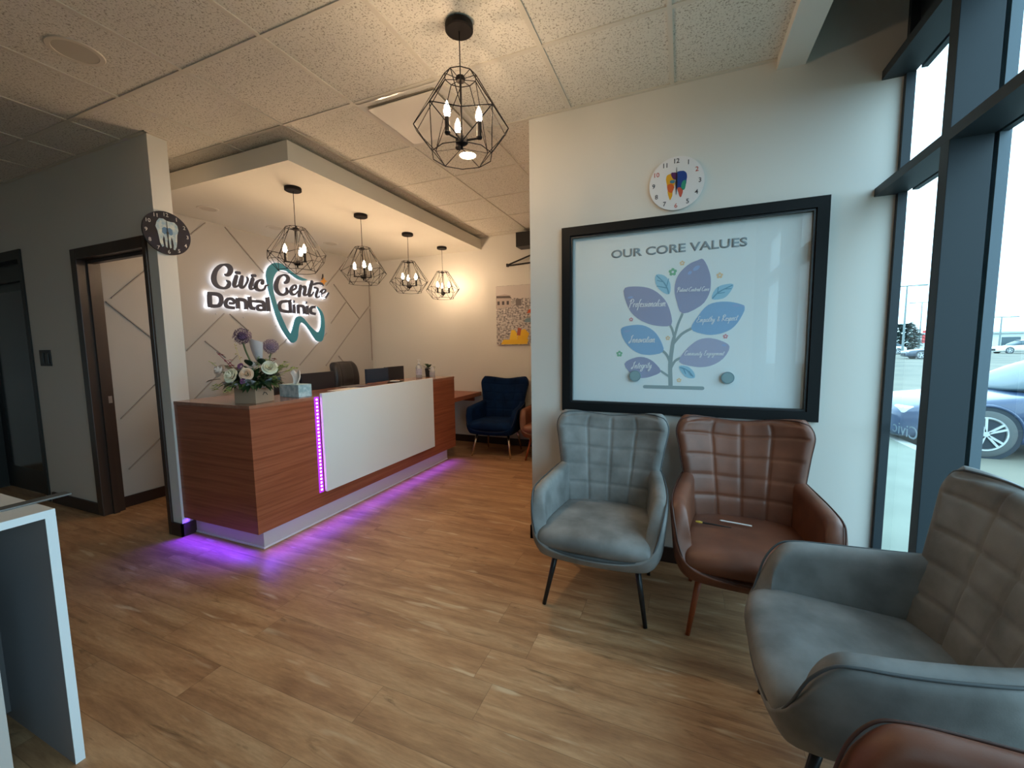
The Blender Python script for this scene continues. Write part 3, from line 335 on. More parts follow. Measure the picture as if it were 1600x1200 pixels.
SMALL = [[(-0.132,0.266),(-0.118,0.268),(-0.099,0.264),(-0.082,0.256),(-0.068,0.243),(-0.056,0.226),(-0.048,0.207),(-0.045,0.183),(-0.046,0.157),(-0.052,0.141),(-0.066,0.141),(-0.085,0.151),(-0.102,0.165),(-0.116,0.179),(-0.127,0.196),(-0.135,0.213),(-0.138,0.233),(-0.138,0.253)],[(0.187,0.098),(0.187,0.115),(0.195,0.138),(0.206,0.156),(0.217,0.167),(0.231,0.174),(0.246,0.178),(0.266,0.181),(0.287,0.182),(0.3,0.177),(0.3,0.164),(0.292,0.146),(0.282,0.129),(0.273,0.117),(0.262,0.106),(0.248,0.098),(0.227,0.094),(0.203,0.093)],[(0.013,-0.311),(0.023,-0.304),(0.043,-0.304),(0.062,-0.308),(0.077,-0.317),(0.09,-0.33),(0.1,-0.343),(0.106,-0.357),(0.108,-0.371),(0.104,-0.38),(0.091,-0.383),(0.071,-0.381),(0.052,-0.373),(0.035,-0.354),(0.019,-0.329)]]
SVEIN = [[[(-0.13,0.258),(-0.123,0.25),(-0.111,0.238),(-0.099,0.226),(-0.089,0.214),(-0.082,0.203),(-0.076,0.192),(-0.071,0.182),(-0.067,0.173),(-0.064,0.164),(-0.062,0.155),(-0.06,0.148),(-0.059,0.143)],[(-0.127,0.262),(-0.119,0.254),(-0.107,0.242),(-0.095,0.23),(-0.084,0.218),(-0.076,0.207),(-0.07,0.196),(-0.065,0.185),(-0.06,0.175),(-0.057,0.166),(-0.054,0.157),(-0.053,0.149),(-0.052,0.144)]],[[(-0.126,0.228),(-0.091,0.217)],[(-0.125,0.233),(-0.089,0.222)]],[[(-0.128,0.193),(-0.07,0.177)],[(-0.127,0.198),(-0.069,0.183)]],[[(-0.059,0.238),(-0.072,0.187)],[(-0.055,0.236),(-0.067,0.185)]],[[(0.193,0.099),(0.199,0.105),(0.207,0.115),(0.217,0.126),(0.229,0.135),(0.245,0.145),(0.265,0.155),(0.284,0.164),(0.297,0.17)],[(0.188,0.104),(0.194,0.111),(0.202,0.12),(0.212,0.131),(0.225,0.141),(0.242,0.151),(0.262,0.16),(0.281,0.169),(0.294,0.175)]],[[(0.216,0.125),(0.257,0.131)],[(0.215,0.131),(0.257,0.135)]],[[(0.219,0.167),(0.215,0.128)],[(0.223,0.166),(0.22,0.127)]],[[(0.257,0.15),(0.291,0.151)],[(0.256,0.156),(0.291,0.155)]],[[(0.018,-0.317),(0.026,-0.32),(0.037,-0.324),(0.05,-0.328),(0.06,-0.335),(0.07,-0.344),(0.08,-0.355),(0.089,-0.366),(0.096,-0.374)],[(0.019,-0.312),(0.027,-0.314),(0.039,-0.317),(0.052,-0.322),(0.064,-0.329),(0.075,-0.339),(0.085,-0.351),(0.094,-0.363),(0.1,-0.37)]],[[(0.071,-0.339),(0.083,-0.365)],[(0.076,-0.336),(0.087,-0.363)]],[[(0.038,-0.324),(0.052,-0.356)],[(0.043,-0.321),(0.056,-0.354)]]]
TRUNK = [[[(-0.02,-0.434),(-0.021,-0.409),(-0.023,-0.373),(-0.025,-0.334),(-0.025,-0.297),(-0.024,-0.263),(-0.021,-0.228),(-0.017,-0.195),(-0.015,-0.168),(-0.013,-0.15),(-0.011,-0.138),(-0.009,-0.129),(-0.008,-0.122)],[(-0.045,-0.435),(-0.046,-0.41),(-0.048,-0.374),(-0.049,-0.334),(-0.05,-0.296),(-0.048,-0.26),(-0.044,-0.224),(-0.04,-0.191),(-0.037,-0.164),(-0.033,-0.145),(-0.03,-0.132),(-0.027,-0.123),(-0.025,-0.117)]],[[(-0.019,-0.178),(-0.011,-0.165),(0.002,-0.148),(0.016,-0.13),(0.029,-0.115),(0.044,-0.104),(0.06,-0.094),(0.075,-0.086),(0.086,-0.08)],[(-0.032,-0.167),(-0.023,-0.155),(-0.01,-0.137),(0.004,-0.118),(0.019,-0.102),(0.036,-0.09),(0.053,-0.08),(0.069,-0.072),(0.079,-0.066)]],[[(-0.01,-0.127),(-0.007,-0.114),(-0.002,-0.094),(0.003,-0.072),(0.008,-0.053),(0.014,-0.034),(0.022,-0.014),(0.029,0.003),(0.033,0.015)],[(-0.024,-0.123),(-0.021,-0.11),(-0.016,-0.09),(-0.011,-0.068),(-0.005,-0.047),(0.001,-0.028),(0.009,-0.008),(0.016,0.01),(0.02,0.022)]],[[(-0.009,-0.136),(-0.012,-0.126),(-0.015,-0.112),(-0.018,-0.096),(-0.022,-0.082),(-0.027,-0.069),(-0.033,-0.056),(-0.039,-0.045),(-0.042,-0.037)],[(-0.023,-0.139),(-0.025,-0.129),(-0.028,-0.115),(-0.031,-0.099),(-0.035,-0.086),(-0.039,-0.074),(-0.045,-0.062),(-0.05,-0.051),(-0.054,-0.043)]],[[(-0.031,-0.288),(-0.034,-0.278),(-0.04,-0.263),(-0.046,-0.247),(-0.053,-0.233),(-0.06,-0.223),(-0.068,-0.215),(-0.075,-0.209),(-0.079,-0.205)],[(-0.044,-0.294),(-0.048,-0.283),(-0.053,-0.268),(-0.059,-0.253),(-0.065,-0.241),(-0.071,-0.233),(-0.077,-0.226),(-0.084,-0.221),(-0.088,-0.217)]],[[(-0.026,-0.322),(-0.022,-0.313),(-0.017,-0.302),(-0.011,-0.29),(-0.005,-0.281),(0.002,-0.275),(0.011,-0.27),(0.019,-0.266),(0.025,-0.263)],[(-0.039,-0.315),(-0.035,-0.307),(-0.03,-0.294),(-0.023,-0.281),(-0.015,-0.27),(-0.006,-0.262),(0.004,-0.256),(0.013,-0.252),(0.019,-0.249)]],[[(-0.03,-0.375),(-0.037,-0.37),(-0.047,-0.363),(-0.057,-0.356),(-0.066,-0.349),(-0.074,-0.344),(-0.081,-0.339),(-0.088,-0.335),(-0.092,-0.332)],[(-0.037,-0.386),(-0.044,-0.381),(-0.053,-0.374),(-0.064,-0.367),(-0.073,-0.36),(-0.081,-0.355),(-0.088,-0.35),(-0.094,-0.345),(-0.098,-0.342)]]]
BASE = [(-0.189,-0.442),(0.151,-0.443)]
FLOWERS = [('green',(-0.035,0.275),0.024),('orange',(0.018,0.324),0.015),('orange',(0.226,0.234),0.018),('red',(-0.28,-0.007),0.013),('orange',(-0.055,-0.131),0.014),('green',(-0.352,-0.228),0.02),('red',(0.268,-0.127),0.014),('orange',(0.016,-0.396),0.014)]
DISCS = [(0.286,-0.375),(-0.249,-0.372)]
WORDS = [('Professionalism',(-0.296,0.072),(-0.071,0.067)),('Patient-Centred Care',(-0.009,0.152),(0.17,0.147)),('Empathy & Respect',(0.106,-0.039),(0.327,-0.033)),('Innovation',(-0.291,-0.157),(-0.132,-0.157)),('Community Engagement',(0.043,-0.24),(0.262,-0.241)),('Integrity',(-0.273,-0.325),(-0.15,-0.319))]
TITLE = [(-0.41,0.39),(0.364,0.384),(-0.408,0.446),(0.362,0.437)]
BATTENS = [((2.72,2.59),(2.87,2.74)),((3.07,2.75),(3.49,2.32)),((2.59,1.41),(2.99,1.81)),((3.05,1.81),(3.25,1.63)),((2.77,1.51),(2.97,1.33)),((2.62,0.91),(3.1,1.35)),((4.42,2.29),(4.76,2.64)),((4.56,2.33),(5.04,1.86)),((5.04,1.86),(5.26,2.07)),((5.04,1.86),(4.34,1.17)),((4.77,2.09),(4.47,1.77)),((3.91,1.2),(4.38,1.63)),((5.29,2.47),(5.28,2.07)),((5.28,2.03),(5.28,1.21)),((4.58,1.3),(4.73,1.15)),((3.48,1.32),(3.77,1.56)),((2.03,1.88),(2.32,2.18)),((1.99,1.85),(2.33,1.51)),((2.01,0.81),(2.32,1.12)),((2.03,0.34),(2.36,0.63))]

# ================================================================== ROOM SHELL
XL, XR, YB, YF, H = -7.6, 1.03, -3.2, 5.306, 2.93
struct(MB().box((XL-.1, YB-.1, -.05), (XR+.02, YF+.1, 0)).build('floor', m_floor))
# ceiling tiles and grid
struct(MB().box((XL, YB, 2.936), (.437, YF, 2.97)).build('ceiling', m_tile))
g = MB()
x = -.09
while x > XL:
    g.box((x-.012, YB, 2.930), (x+.012, YF, 2.9365)); x -= .6145
y = 1.523 - .61*7
while y < YF:
    if y > YB: g.box((XL, y-.012, 2.9305), (.437, y+.012, 2.9366))
    y += .61
g.box((XL, 1.790, 2.929), (-3.47, 1.812, 2.9367)); g.box((-3.49, 1.79, 2.929), (-3.468, 1.94, 2.9367)); g.box((-.99, 2.722, 2.929), (.437, 2.744, 2.9367))
g.box((-2.64, 5.284, 2.929), (-.99, 5.306, 2.9367))
o = g.build('trim_1', m_grid); struct(o); o['label'] = 'white metal grid carrying the ceiling tiles'
# walls
struct(MB().box((XL-.1, YB, 0), (XL, YF, 2.97)).build('wall_left', m_wall))
struct(MB().box((XL, YB-.1, 0), (XR, YB, 3.4)).build('wall_back', m_wall))
struct(MB().box((-4.65, YF, 0), (-.87, YF+.1, 2.97)).build('wall_far', m_wall))
w = MB(); DY0, DY1 = 1.812, 1.935
w.box((XL, DY0, 0), (-6.62, DY1, 2.97)); w.box((-6.62, DY0, 2.31), (-5.53, DY1, 2.97)); w.box((-5.53, DY0, 0), (-4.60, DY1, 2.97))
w.box((-4.60, DY0, 2.20), (-3.62, DY1, 2.97)); w.box((-3.62, DY0, 0), (-3.49, DY1, 2.97))
struct(w.build('wall_door_side', m_wall))
# feature wall behind the desk, with raised battens
fwl = struct(MB().box((-4.75, DY1, 0), (-4.65, YF, 2.97)).build('wall_feature', m_feature))
b = MB()
for (y0, z0), (y1, z1) in BATTENS:
    a, c = V((-4.645, y0, z0)), V((-4.645, y1, z1)); d = (c-a); L_ = d.length/2; d.normalize(); n = d.cross(V((1, 0, 0)))
    b.obox((a+c)/2, d, n, V((1, 0, 0)), L_, .0045, .009)
b.build('batten_pattern', mat('shadowed_batten_paint', L(160, 152, 146), .6), fwl)  # same paint as the wall, darkened to carry the battens' shadow lines
# partition wall with the core values window
WX0, WX1, WZ0, WZ1 = -.757, .708, .970, 2.189
w = MB(); a, c = 2.744, 2.864
w.box((-.99, a, 0), (WX0, c, 2.97)); w.box((WX1, a, 0), (.568, c, 2.97)) if WX1 < .568 else None
w.box((WX0, a, 0), (WX1, c, WZ0)); w.box((WX0, a, WZ1), (.50, c, 2.97)); w.box((.50, a, WZ1), (WX1, c, 3.42)); w.box((WX1, a, 0), (XR, c, 3.42))
struct(w.build('wall_partition', m_wall))
struct(MB().box((-.99, 2.864, 0), (-.87, YF, 2.97)).build('wall_hall', m_wall))
struct(MB().box((-.87, 2.870, .6), (XR, 2.93, 2.5)).build('wall_inner_room', m_wall))
# baseboards
bb = lambda n, p, q: struct(MB().box(p, q).build(n, m_base))
bb('baseboard_far', (-4.65, YF-.014, 0), (-.99, YF, .10))
bb('baseboard_feature', (-4.65, DY1+.01, 0), (-4.636, YF-.014, .10))
o = MB(); o.box((XL, DY0-.014, 0), (-6.68, DY0, .10)); o.box((-5.47, DY0-.014, 0), (-4.662, DY0, .10)); o.box((-3.60, DY0-.014, 0), (-3.476, DY0, .10)); o.box((-3.49, DY0-.014, 0), (-3.476, DY1+.014, .10))
struct(o.build('baseboard_door_side', m_base))
o = MB(); o.box((-1.004, 2.730, 0), (.98, 2.744, .10)); o.box((-1.004, 2.730, 0), (-.99, YF-.014, .10)); struct(o.build('baseboard_partition', m_base))
# soffit edge beside the glazing, pocket above
struct(MB().box((.437, YB, 2.882), (.568, 2.744, 3.42)).build('trim_2', m_wall))
struct(MB().box((.568, YB, 3.40), (XR+.04, 2.864, 3.46)).build('ceiling_pocket', mat('shaded_pocket_deck', L(70, 82, 84), .8)))  # deck colour darkened to hold the shade of the unlit pocket
# bulkhead over the desk
bk = struct(MB().box((-4.65, 2.235, 2.765), (-2.645, YF, 2.906)).build('ceiling_bulkhead', m_ceilp))
# door 1: dark brown cased opening in the door wall
d1 = bpy.data.objects.new('door_1', None); COL.objects.link(d1); d1.location = (-4.10, 1.87, 0); d1['kind'] = 'structure'
d1['label'] = 'dark brown metal door frame standing open to the desk area'
T = Matrix.Translation
def local(mb, loc):
    bmesh.ops.translate(mb.bm, verts=mb.bm.verts, vec=-V(loc)); return mb
c0 = (-4.10, 1.87, 0)
for x0, x1 in ((-4.66, -4.575), (-3.645, -3.60)):
    local(MB().box((x0, 1.797, 0), (x1, 1.9495, 2.25), .004), c0).build('jamb', m_frame, d1)
local(MB().box((-4.575, 1.797, 2.165), (-3.645, 1.9495, 2.25), .004), c0).build('frame_head', m_frame, d1)
o = MB().box((-4.574, 1.86, 0), (-4.552, 1.90, 2.16)); o.box((-4.552, 1.86, 2.14), (-3.646, 1.90, 2.164)); local(o, c0).build('door_stop', m_frame, d1)
local(MB().box((-4.5748, 1.91, .97), (-4.573, 1.935, 1.03)), c0).build('strike_plate', mat('brushed_steel', (.6, .58, .55), .3, 1), d1)
# door 2: black door at far left
d2 = bpy.data.objects.new('door_2', None); COL.objects.link(d2); d2.location = (-6.07, 1.87, 0); d2['kind'] = 'structure'
d2['label'] = 'black door in a dark frame at the far left'
c0 = (-6.07, 1.87, 0)
o = MB().box((-5.585, 1.80, 0), (-5.528, 1.9495, 2.345)); o.box((-6.68, 1.80, 0), (-6.60, 1.9495, 2.345)); o.box((-6.60, 1.80, 2.26), (-5.585, 1.9495, 2.345))
local(o, c0).build('frame', mat('dark_frame', L(34, 32, 28), .5), d2)
local(MB().box((-6.59, 1.87, .01), (-5.595, 1.915, 2.25)), c0).build('door_leaf', m_doorblk, d2)
local(MB().box((-6.45, 1.862, .25), (-5.75, 1.87, 2.0)), c0).build('glass_panel', mat('dark_glass', (.006, .007, .008), .12), d2)
local(MB().box((-6.55, 1.835, 2.08), (-5.60, 1.87, 2.22)), c0).build('door_closer', m_black, d2)
# switch plate
t = thing('light_switch', 'dark double light switch plate between the two dark doors', 'light switch', (-5.30, 1.812, 1.364))
MB().box((-.10, -.008, -.072), (.10, 0, .072), .003).build('cover_plate', mat('dark_switch_plastic', L(46, 42, 40), .5), t)
for x in (-.045, .045): MB().box((x-.028, -.013, -.045), (x+.028, -.008, .045), .002).build('rocker', mat('dark_rocker', L(38, 34, 33), .4), t)

# ------------------------------------------------------------------ curtain wall
w1 = bpy.data.objects.new('window_1', None); COL.objects.link(w1); w1.location = (1.0, .6, 0); w1['kind'] = 'structure'
w1['label'] = 'tall dark aluminium shopfront glazing along the right side'
c0 = (1.0, .6, 0)
MULY = [2.125, .55, -1.02]
struct(MB().box((.93, YB, 0), (1.03, -1.06, 3.4)).build('wall_right', m_wall))
for y in MULY:
    o = MB().box((.896, y-.030, 0), (1.018, y+.030, 3.40), .002); local(o, c0).build('mullion', m_alu, w1)
    o = MB().box((1.030, y-.033, 0), (1.062, y+.027, 3.40)); local(o, c0).build('outer_cap', mat('light_aluminium_cap', L(84, 98, 108), .5, .1), w1)
local(MB().box((.983, 2.716, 0), (1.0195, 2.7435, 3.40)), c0).build('jamb', m_alu, w1)
for z0, z1, nm in ((2.155, 2.196, 'transom'), (2.719, 2.762, 'transom'), (.232, .277, 'sill')):
    seg = [2.7435] + [v for y in MULY for v in (y+.0305, y-.0305)][:-1]
    o = MB()
    o.box((.8955, -1.05, z0), (.915, 2.7435, z1))
    for i in range(0, len(seg), 2): o.box((.915, seg[i+1], z0), (1.018, seg[i], z1))
    o.box((1.030, -1.05, z0), (1.055, 2.70, z1))
    local(o, c0).build(nm, m_alu, w1)
for z0, z1, nm, mm in ((.277, 2.155, 'glass_pane', m_glass), (2.196, 2.719, 'glass_pane', m_glass), (2.762, 3.40, 'spandrel_panel', m_alu), (0.0, .232, 'knee_panel', m_alu)):
    ys = [2.7435] + MULY
    for i in range(len(ys)-1):
        local(MB().box((1.020, ys[i+1]+(.0), z0), (1.028, ys[i], z1)), c0).build(nm, mm, w1)
# lettering decal on the outside of the glass, reads mirrored from inside
m_vinyl = mat('pale_grey_vinyl', L(200, 208, 214), .6)
nt = m_vinyl.node_tree; tl = nt.nodes.new('ShaderNodeBsdfTranslucent'); tl.inputs[0].default_value = (.55, .62, .68, 1); mx = nt.nodes.new('ShaderNodeMixShader'); mx.inputs[0].default_value = .5
nt.links.new(nt.nodes['Principled BSDF'].outputs[0], mx.inputs[1]); nt.links.new(tl.outputs[0], mx.inputs[2]); nt.links.new(mx.outputs[0], nt.nodes['Material Output'].inputs[0])
tm = text_mesh('Civic', 0, 0, .24, .060, 0, .001, .0)
o = tm.build('window_lettering', m_vinyl, w1)
o.rotation_euler = (0, 0, PI/2); o.location = (1.029-1.0, 2.475-.6, .945)

# ------------------------------------------------------------------ core values window
d = .0
w2 = bpy.data.objects.new('window_2', None); COL.objects.link(w2); w2.location = (-.03, 2.744, 1.583); w2['kind'] = 'structure'
w2['label'] = 'black framed interior window with the core values decal'
hx0, hx1, hz0, hz1 = -.728, .738, -.613, .606
f = .056
o = MB(); o.prism([(hx0, hz0), (hx1, hz0), (hx1, hz0+f), (hx0, hz0+f)], -.115, .024); o.prism([(hx0, hz1-f), (hx1, hz1-f), (hx1, hz1), (hx0, hz1)], -.115, .024)
o.prism([(hx0, hz0+f), (hx0+f, hz0+f), (hx0+f, hz1-f), (hx0, hz1-f)], -.115, .024); o.prism([(hx1-f, hz0+f), (hx1, hz0+f), (hx1, hz1-f), (hx1-f, hz1-f)], -.115, .024)
smooth_angle(o.build('frame', m_frameblk, w2))
i = f; s_ = .012
o = MB()
for q in ([(hx0+i, hz0+i), (hx1-i, hz0+i), (hx1-i, hz0+i+s_), (hx0+i, hz0+i+s_)], [(hx0+i, hz1-i-s_), (hx1-i, hz1-i-s_), (hx1-i, hz1-i), (hx0+i, hz1-i)],
          [(hx0+i, hz0+i+s_), (hx0+i+s_, hz0+i+s_), (hx0+i+s_, hz1-i-s_), (hx0+i, hz1-i-s_)], [(hx1-i-s_, hz0+i+s_), (hx1-i, hz0+i+s_), (hx1-i, hz1-i-s_), (hx1-i-s_, hz1-i-s_)]): o.prism(q, -.02, .008)
o.build('glazing_bead', mat('glazing_bead_black', (.02, .022, .025), .3), w2)
o = MB().prism([(hx0+i, hz0+i), (hx1-i, hz0+i), (hx1-i, hz1-i), (hx0+i, hz1-i)], -.030, -.034)
o.build('frosted_film', mat('frosted_window_film', L(238, 248, 250), .6), w2)
o = MB().prism([(hx0+i, hz0+i), (hx1-i, hz0+i), (hx1-i, hz1-i), (hx0+i, hz1-i)], -.012, -.017)
o.build('glass_pane', m_glass2, w2)
DB, DF = -.0298, -.0285
sh = lambda n, mb, m: mb.build(n, m, w2)
purple = mat('decal_slate_violet', L(160, 168, 200), .6); blue = mat('decal_blue', L(146, 188, 226), .6); stem_m = mat('decal_grey_green', L(156, 176, 180), .6)
mauve = mat('decal_mauve', L(178, 184, 212), .6)
white_m = mat('decal_white', L(240, 244, 250), .5)
for k, mm in (('professionalism', purple), ('patient', purple), ('empathy', blue), ('innovation', blue), ('community', mauve), ('integrity', purple)):
    sh('decal_leaf', MB().prism(LEAF[k], DB, DF), mm)
for q in SMALL: sh('decal_small_leaf', MB().prism(q, DB, DF), mat('decal_light_blue', L(164, 212, 234), .6))
o = MB()
for k, r_ in enumerate(SVEIN): o.ribbon(r_, DF, DF+.0006+.0001*k, False)
sh('decal_leaf_vein', o, mat('decal_teal_blue', L(116, 170, 198), .6))
o = MB()
for k, r_ in enumerate(TRUNK): o.ribbon(r_, DB, DF-.0007+.0001*k, False)
o.prism([(BASE[0][0], BASE[0][1]-.011), (BASE[1][0], BASE[1][1]-.011), (BASE[1][0], BASE[1][1]+.011), (BASE[0][0], BASE[0][1]+.011)], DB, DF-.0003)
for p in BASE: o.disc(p, .011, DB, DF-.0001, 12)
sh('decal_trunk', o, stem_m)
fc = dict(green=L(134, 196, 162), orange=L(240, 212, 172), red=L(222, 156, 164))
for cn, (h, v), r_ in FLOWERS:
    o = MB()
    for k in range(5): o.disc((h+r_*.62*math.cos(2*PI*k/5+.3), v+r_*.62*math.sin(2*PI*k/5+.3)), r_*.40, DB, DF, 10)
    fl = sh('decal_flower', o, mat('decal_flower_'+cn, fc[cn], .6))
    MB().disc((h, v), r_*.3, DF, DF+.0005, 10).build('flower_centre', white_m, fl)
for (h, v), rr in zip(((-.208, .278),), (.01,)): pass
def blob(h, v, rx, ry, a): return MB().prism([(h+rx*math.cos(q)*math.cos(a)-ry*math.sin(q)*math.sin(a), v+rx*math.cos(q)*math.sin(a)+ry*math.sin(q)*math.cos(a)) for q in [2*PI*k/14 for k in range(14)]], DF, DF+.0005)
hl = mat('decal_highlight_blue', L(160, 186, 226), .6)
for h, v, rx, ry, a in ((-.287, .134, .018, .007, .1), (.098, .287, .022, .012, .6), (.062, .262, .013, .009, .6), (.318, .052, .020, .007, -.1), (.352, .048, .010, .006, -.1), (-.305, -.082, .022, .007, .2), (.262, -.180, .013, .006, -.2)):
    sh('decal_highlight', blob(h, v, rx, ry, a), hl)
sh('decal_title', text_mesh('OUR CORE VALUES', TITLE[0][0], TITLE[0][1], TITLE[1][0]-TITLE[0][0], .052, DB, DF, .028), mat('decal_grey', L(150, 162, 168), .6))
# round clear discs on the glass
for (h, v) in DISCS:
    t = thing('round_disc', 'small round clear disc on the window ' + ('right of the tree base' if h > 0 else 'over the lowest left leaf'), 'disc', (-.03+h, 2.744+.012, 1.583+v), group='round discs on the window')
    o = MB(); pts = [(.0335*math.cos(a), 0, .0335*math.sin(a)) for a in [2*PI*k/28 for k in range(28)]]
    o.tube(pts, .003, 6, closed=True); o.build('rim', mat('greenish_clear_plastic', L(120, 150, 158), .15, spec=.8), t)
    MB().disc((0, 0), .031, .0005, .003, 28).build('disc_face', mat('disc_grey', L(140, 168, 174), .25), t)

# ---- handwriting font: one-line strokes on an x-height-1 grid
GL = {
 'a': (.95, [[(.75,.85),(.4,1),(.1,.6),(.15,.1),(.5,.1),(.75,.6),(.8,.9),(.72,.2),(.95,.1)]]),
 'c': (.75, [[(.65,.8),(.4,1),(.1,.55),(.25,.05),(.75,.15)]]),
 'd': (.95, [[(.7,.8),(.35,1),(.1,.5),(.25,.02),(.65,.4),(1.0,2.0)],[(.75,.8),(.68,.1),(.95,.1)]]),
 'e': (.75, [[(.15,.5),(.6,.7),(.5,1),(.2,.85),(.1,.35),(.3,.02),(.75,.2)]]),
 'f': (.6, [[(.75,1.9),(.5,2.0),(.3,1.2),(.15,-.3),(.0,-.9),(.2,-.5)],[(.05,.9),(.6,1.0)]]),
 'g': (.9, [[(.7,.85),(.4,1),(.1,.55),(.3,.1),(.65,.5),(.75,.9),(.6,-.5),(.2,-.95),(.05,-.5),(.9,.2)]]),
 'h': (.9, [[(.4,2.0),(.15,0)],[(.2,.5),(.5,1),(.65,.8),(.6,.1),(.9,.1)]]),
 'i': (.45, [[(.2,.95),(.12,.15),(.4,.1)],[(.28,1.35),(.32,1.42)]]),
 'l': (.45, [[(.5,1.9),(.3,1.3),(.1,.2),(.4,.1)]]),
 'm': (1.3, [[(.15,.95),(.08,0)],[(.1,.5),(.4,1),(.5,.8),(.42,0)],[(.45,.5),(.8,1),(.92,.8),(.88,.1),(1.3,.1)]]),
 'n': (.9, [[(.15,.95),(.08,0)],[(.1,.5),(.45,1),(.6,.8),(.55,.1),(.9,.1)]]),
 'o': (.8, [[(.45,1),(.1,.6),(.25,.03),(.6,.3),(.5,.95),(.8,.8)]]),
 'p': (.9, [[(.2,1.0),(-.05,-1.0)],[(.15,.5),(.45,1),(.65,.6),(.35,.05),(.1,.2)],[(.4,.05),(.9,.1)]]),
 'r': (.65, [[(.15,1.0),(.08,0)],[(.1,.5),(.35,.95),(.65,.9)]]),
 's': (.6, [[(.5,.95),(.2,.75),(.45,.4),(.3,.03),(.0,.15)]]),
 't': (.55, [[(.42,1.7),(.15,.2),(.5,.1)],[(.0,1.15),(.7,1.25)]]),
 'u': (.9, [[(.15,.95),(.1,.2),(.4,.1),(.65,.9),(.6,.15),(.9,.1)]]),
 'v': (.75, [[(.1,.95),(.2,.05),(.6,.95),(.75,.85)]]),
 'y': (.9, [[(.15,.95),(.15,.25),(.4,.15),(.7,.95),(.5,-.5),(.15,-.95),(.05,-.5),(.9,.2)]]),
 'P': (1.3, [[(.5,2.0),(.2,-.3)],[(.0,1.5),(.6,2.2),(1.2,1.8),(.9,1.1),(.35,.9)]]),
 'C': (1.25, [[(1.1,1.7),(.8,2.1),(.25,1.4),(.1,.5),(.45,0),(1.2,.35)]]),
 'E': (1.25, [[(1.15,1.9),(.6,2.1),(.4,1.5),(.7,1.15),(.2,.8),(.15,.2),(.6,0),(1.2,.3)]]),
 'R': (1.35, [[(.5,2.0),(.2,-.1)],[(.1,1.5),(.7,2.2),(1.1,1.7),(.45,1.05),(.8,.4),(1.3,.1)]]),
 'I': (.9, [[(.3,1.6),(.9,2.1),(.6,1.8),(.35,.2),(-.1,-.1),(.1,.5)]]),
 '&': (1.0, [[(.9,.4),(.5,.05),(.2,.4),(.7,1.3),(.45,1.6),(.3,1.3),(.9,.1)]]),
 '-': (.6, [[(.1,.6),(.55,.65)]]), ' ': (.7, [])}
def script_text(txt, h0, v0, h1, v1, lw, d0, d1):
    W = sum(GL[c][0] for c in txt); k = (h1-h0)/W; kz = k*1.15; o = MB(); x = 0
    nseg = 0
    for c in txt:
        w_, st = GL[c]; nseg = nseg % 60
        for s in st:
            pts = [(p.x, p.y) for p in catmull([(q[0], q[1], 0) for q in s], 4)]
            P2 = [(h0+(x+p[0]+.22*p[1])*k, v0+(v1-v0)*(x/W)+p[1]*kz) for p in pts]
            Lf, R = [], []
            for i, p in enumerate(P2):
                a, b = P2[max(i-1, 0)], P2[min(i+1, len(P2)-1)]; dx, dy = b[0]-a[0], b[1]-a[1]; l = math.hypot(dx, dy) or 1
                ww = lw*(.8+.45*abs(dy)/l)/2; nx, ny = -dy/l*ww, dx/l*ww
                Lf.append((p[0]+nx, p[1]+ny)); R.append((p[0]-nx, p[1]-ny))
            for i in range(len(P2)-1):
                nseg += 1; f4 = [o.bm.verts.new((q[0], -d1-.000035*nseg, q[1])) for q in (Lf[i], R[i], R[i+1], Lf[i+1])]; o.bm.faces.new(f4)
        x += w_
    return o
for txt, a, b_ in WORDS:
    sh('decal_word', script_text(txt, a[0], a[1], b_[0], b_[1], .0045 if len(txt) < 16 else .0032, DF, DF+.0012), white_m)
# ================================================================== LOGO SIGN
sg = thing('wall_sign', 'backlit grey and teal clinic sign with a tooth outline on the panelled wall', 'sign', (-4.65, 3.6, 1.9), PI/2)
letter = mat('charcoal_sign_face', L(72, 76, 94), .5, spec=.3); teal = mat('teal_sign_face', L(54, 146, 176), .45)
led = mat('white_led_halo', (1, 1, 1), .5, emit=(.93, .94, 1.0), es=2.6)
def shrink(LR, k=.6):
    Lf, R = LR; A, B = [], []
    for a, b in zip(Lf, R):
        cx, cy = (a[0]+b[0])/2, (a[1]+b[1])/2; A.append((cx+(a[0]-cx)*k, cy+(a[1]-cy)*k)); B.append((cx+(b[0]-cx)*k, cy+(b[1]-cy)*k))
    return [A, B]
for src, groups in ((SCRIPT, ((0,), (1, 2), (3,), (4, 5), (6,), (7,), (8,), (9, 10), (11, 12), (13,), (14,))), (BLOCK, ((0, 1), (2,), (3, 4), (5, 6), (7, 8), (9,), (10,), (11,), (12, 13), (14, 15), (16, 17), (18,)))):
    for gr in groups:
        o = MB(); [o.ribbon(shrink(src[q], 1.22 if not (src is SCRIPT and q > 12) else 1.05), .034, .050+.0009*k_, src is SCRIPT) for k_, q in enumerate(gr)]; o.build('script_letter' if src is SCRIPT else 'block_letter', letter, sg)
MB().prism(TOOTH, .030, .046).build('tooth_outline', teal, sg)
o = MB()
[o.ribbon(shrink(r_, .75), .024, .033) for r_ in SCRIPT+BLOCK]
o.build('halo_light', led, sg)
o = MB()
n = len(TOOTH)
cxy = [V((p[0], p[1], 0)) for p in TOOTH]
area = sum(cxy[i].x*cxy[(i+1) % n].y-cxy[(i+1) % n].x*cxy[i].y for i in range(n))
sgn = 1 if area > 0 else -1
ins = []
for i in range(n):
    d = (cxy[(i+1) % n]-cxy[i-1]).normalized(); ins.append((cxy[i].x - sgn*d.y*.004, cxy[i].y + sgn*d.x*.004))
o.prism(ins, .022, .029); o.build('tooth_halo_light', led, sg)
MB().prism(STAR, .034, .050).build('star', mat('orange_sign_face', L(226, 160, 70), .4), sg)
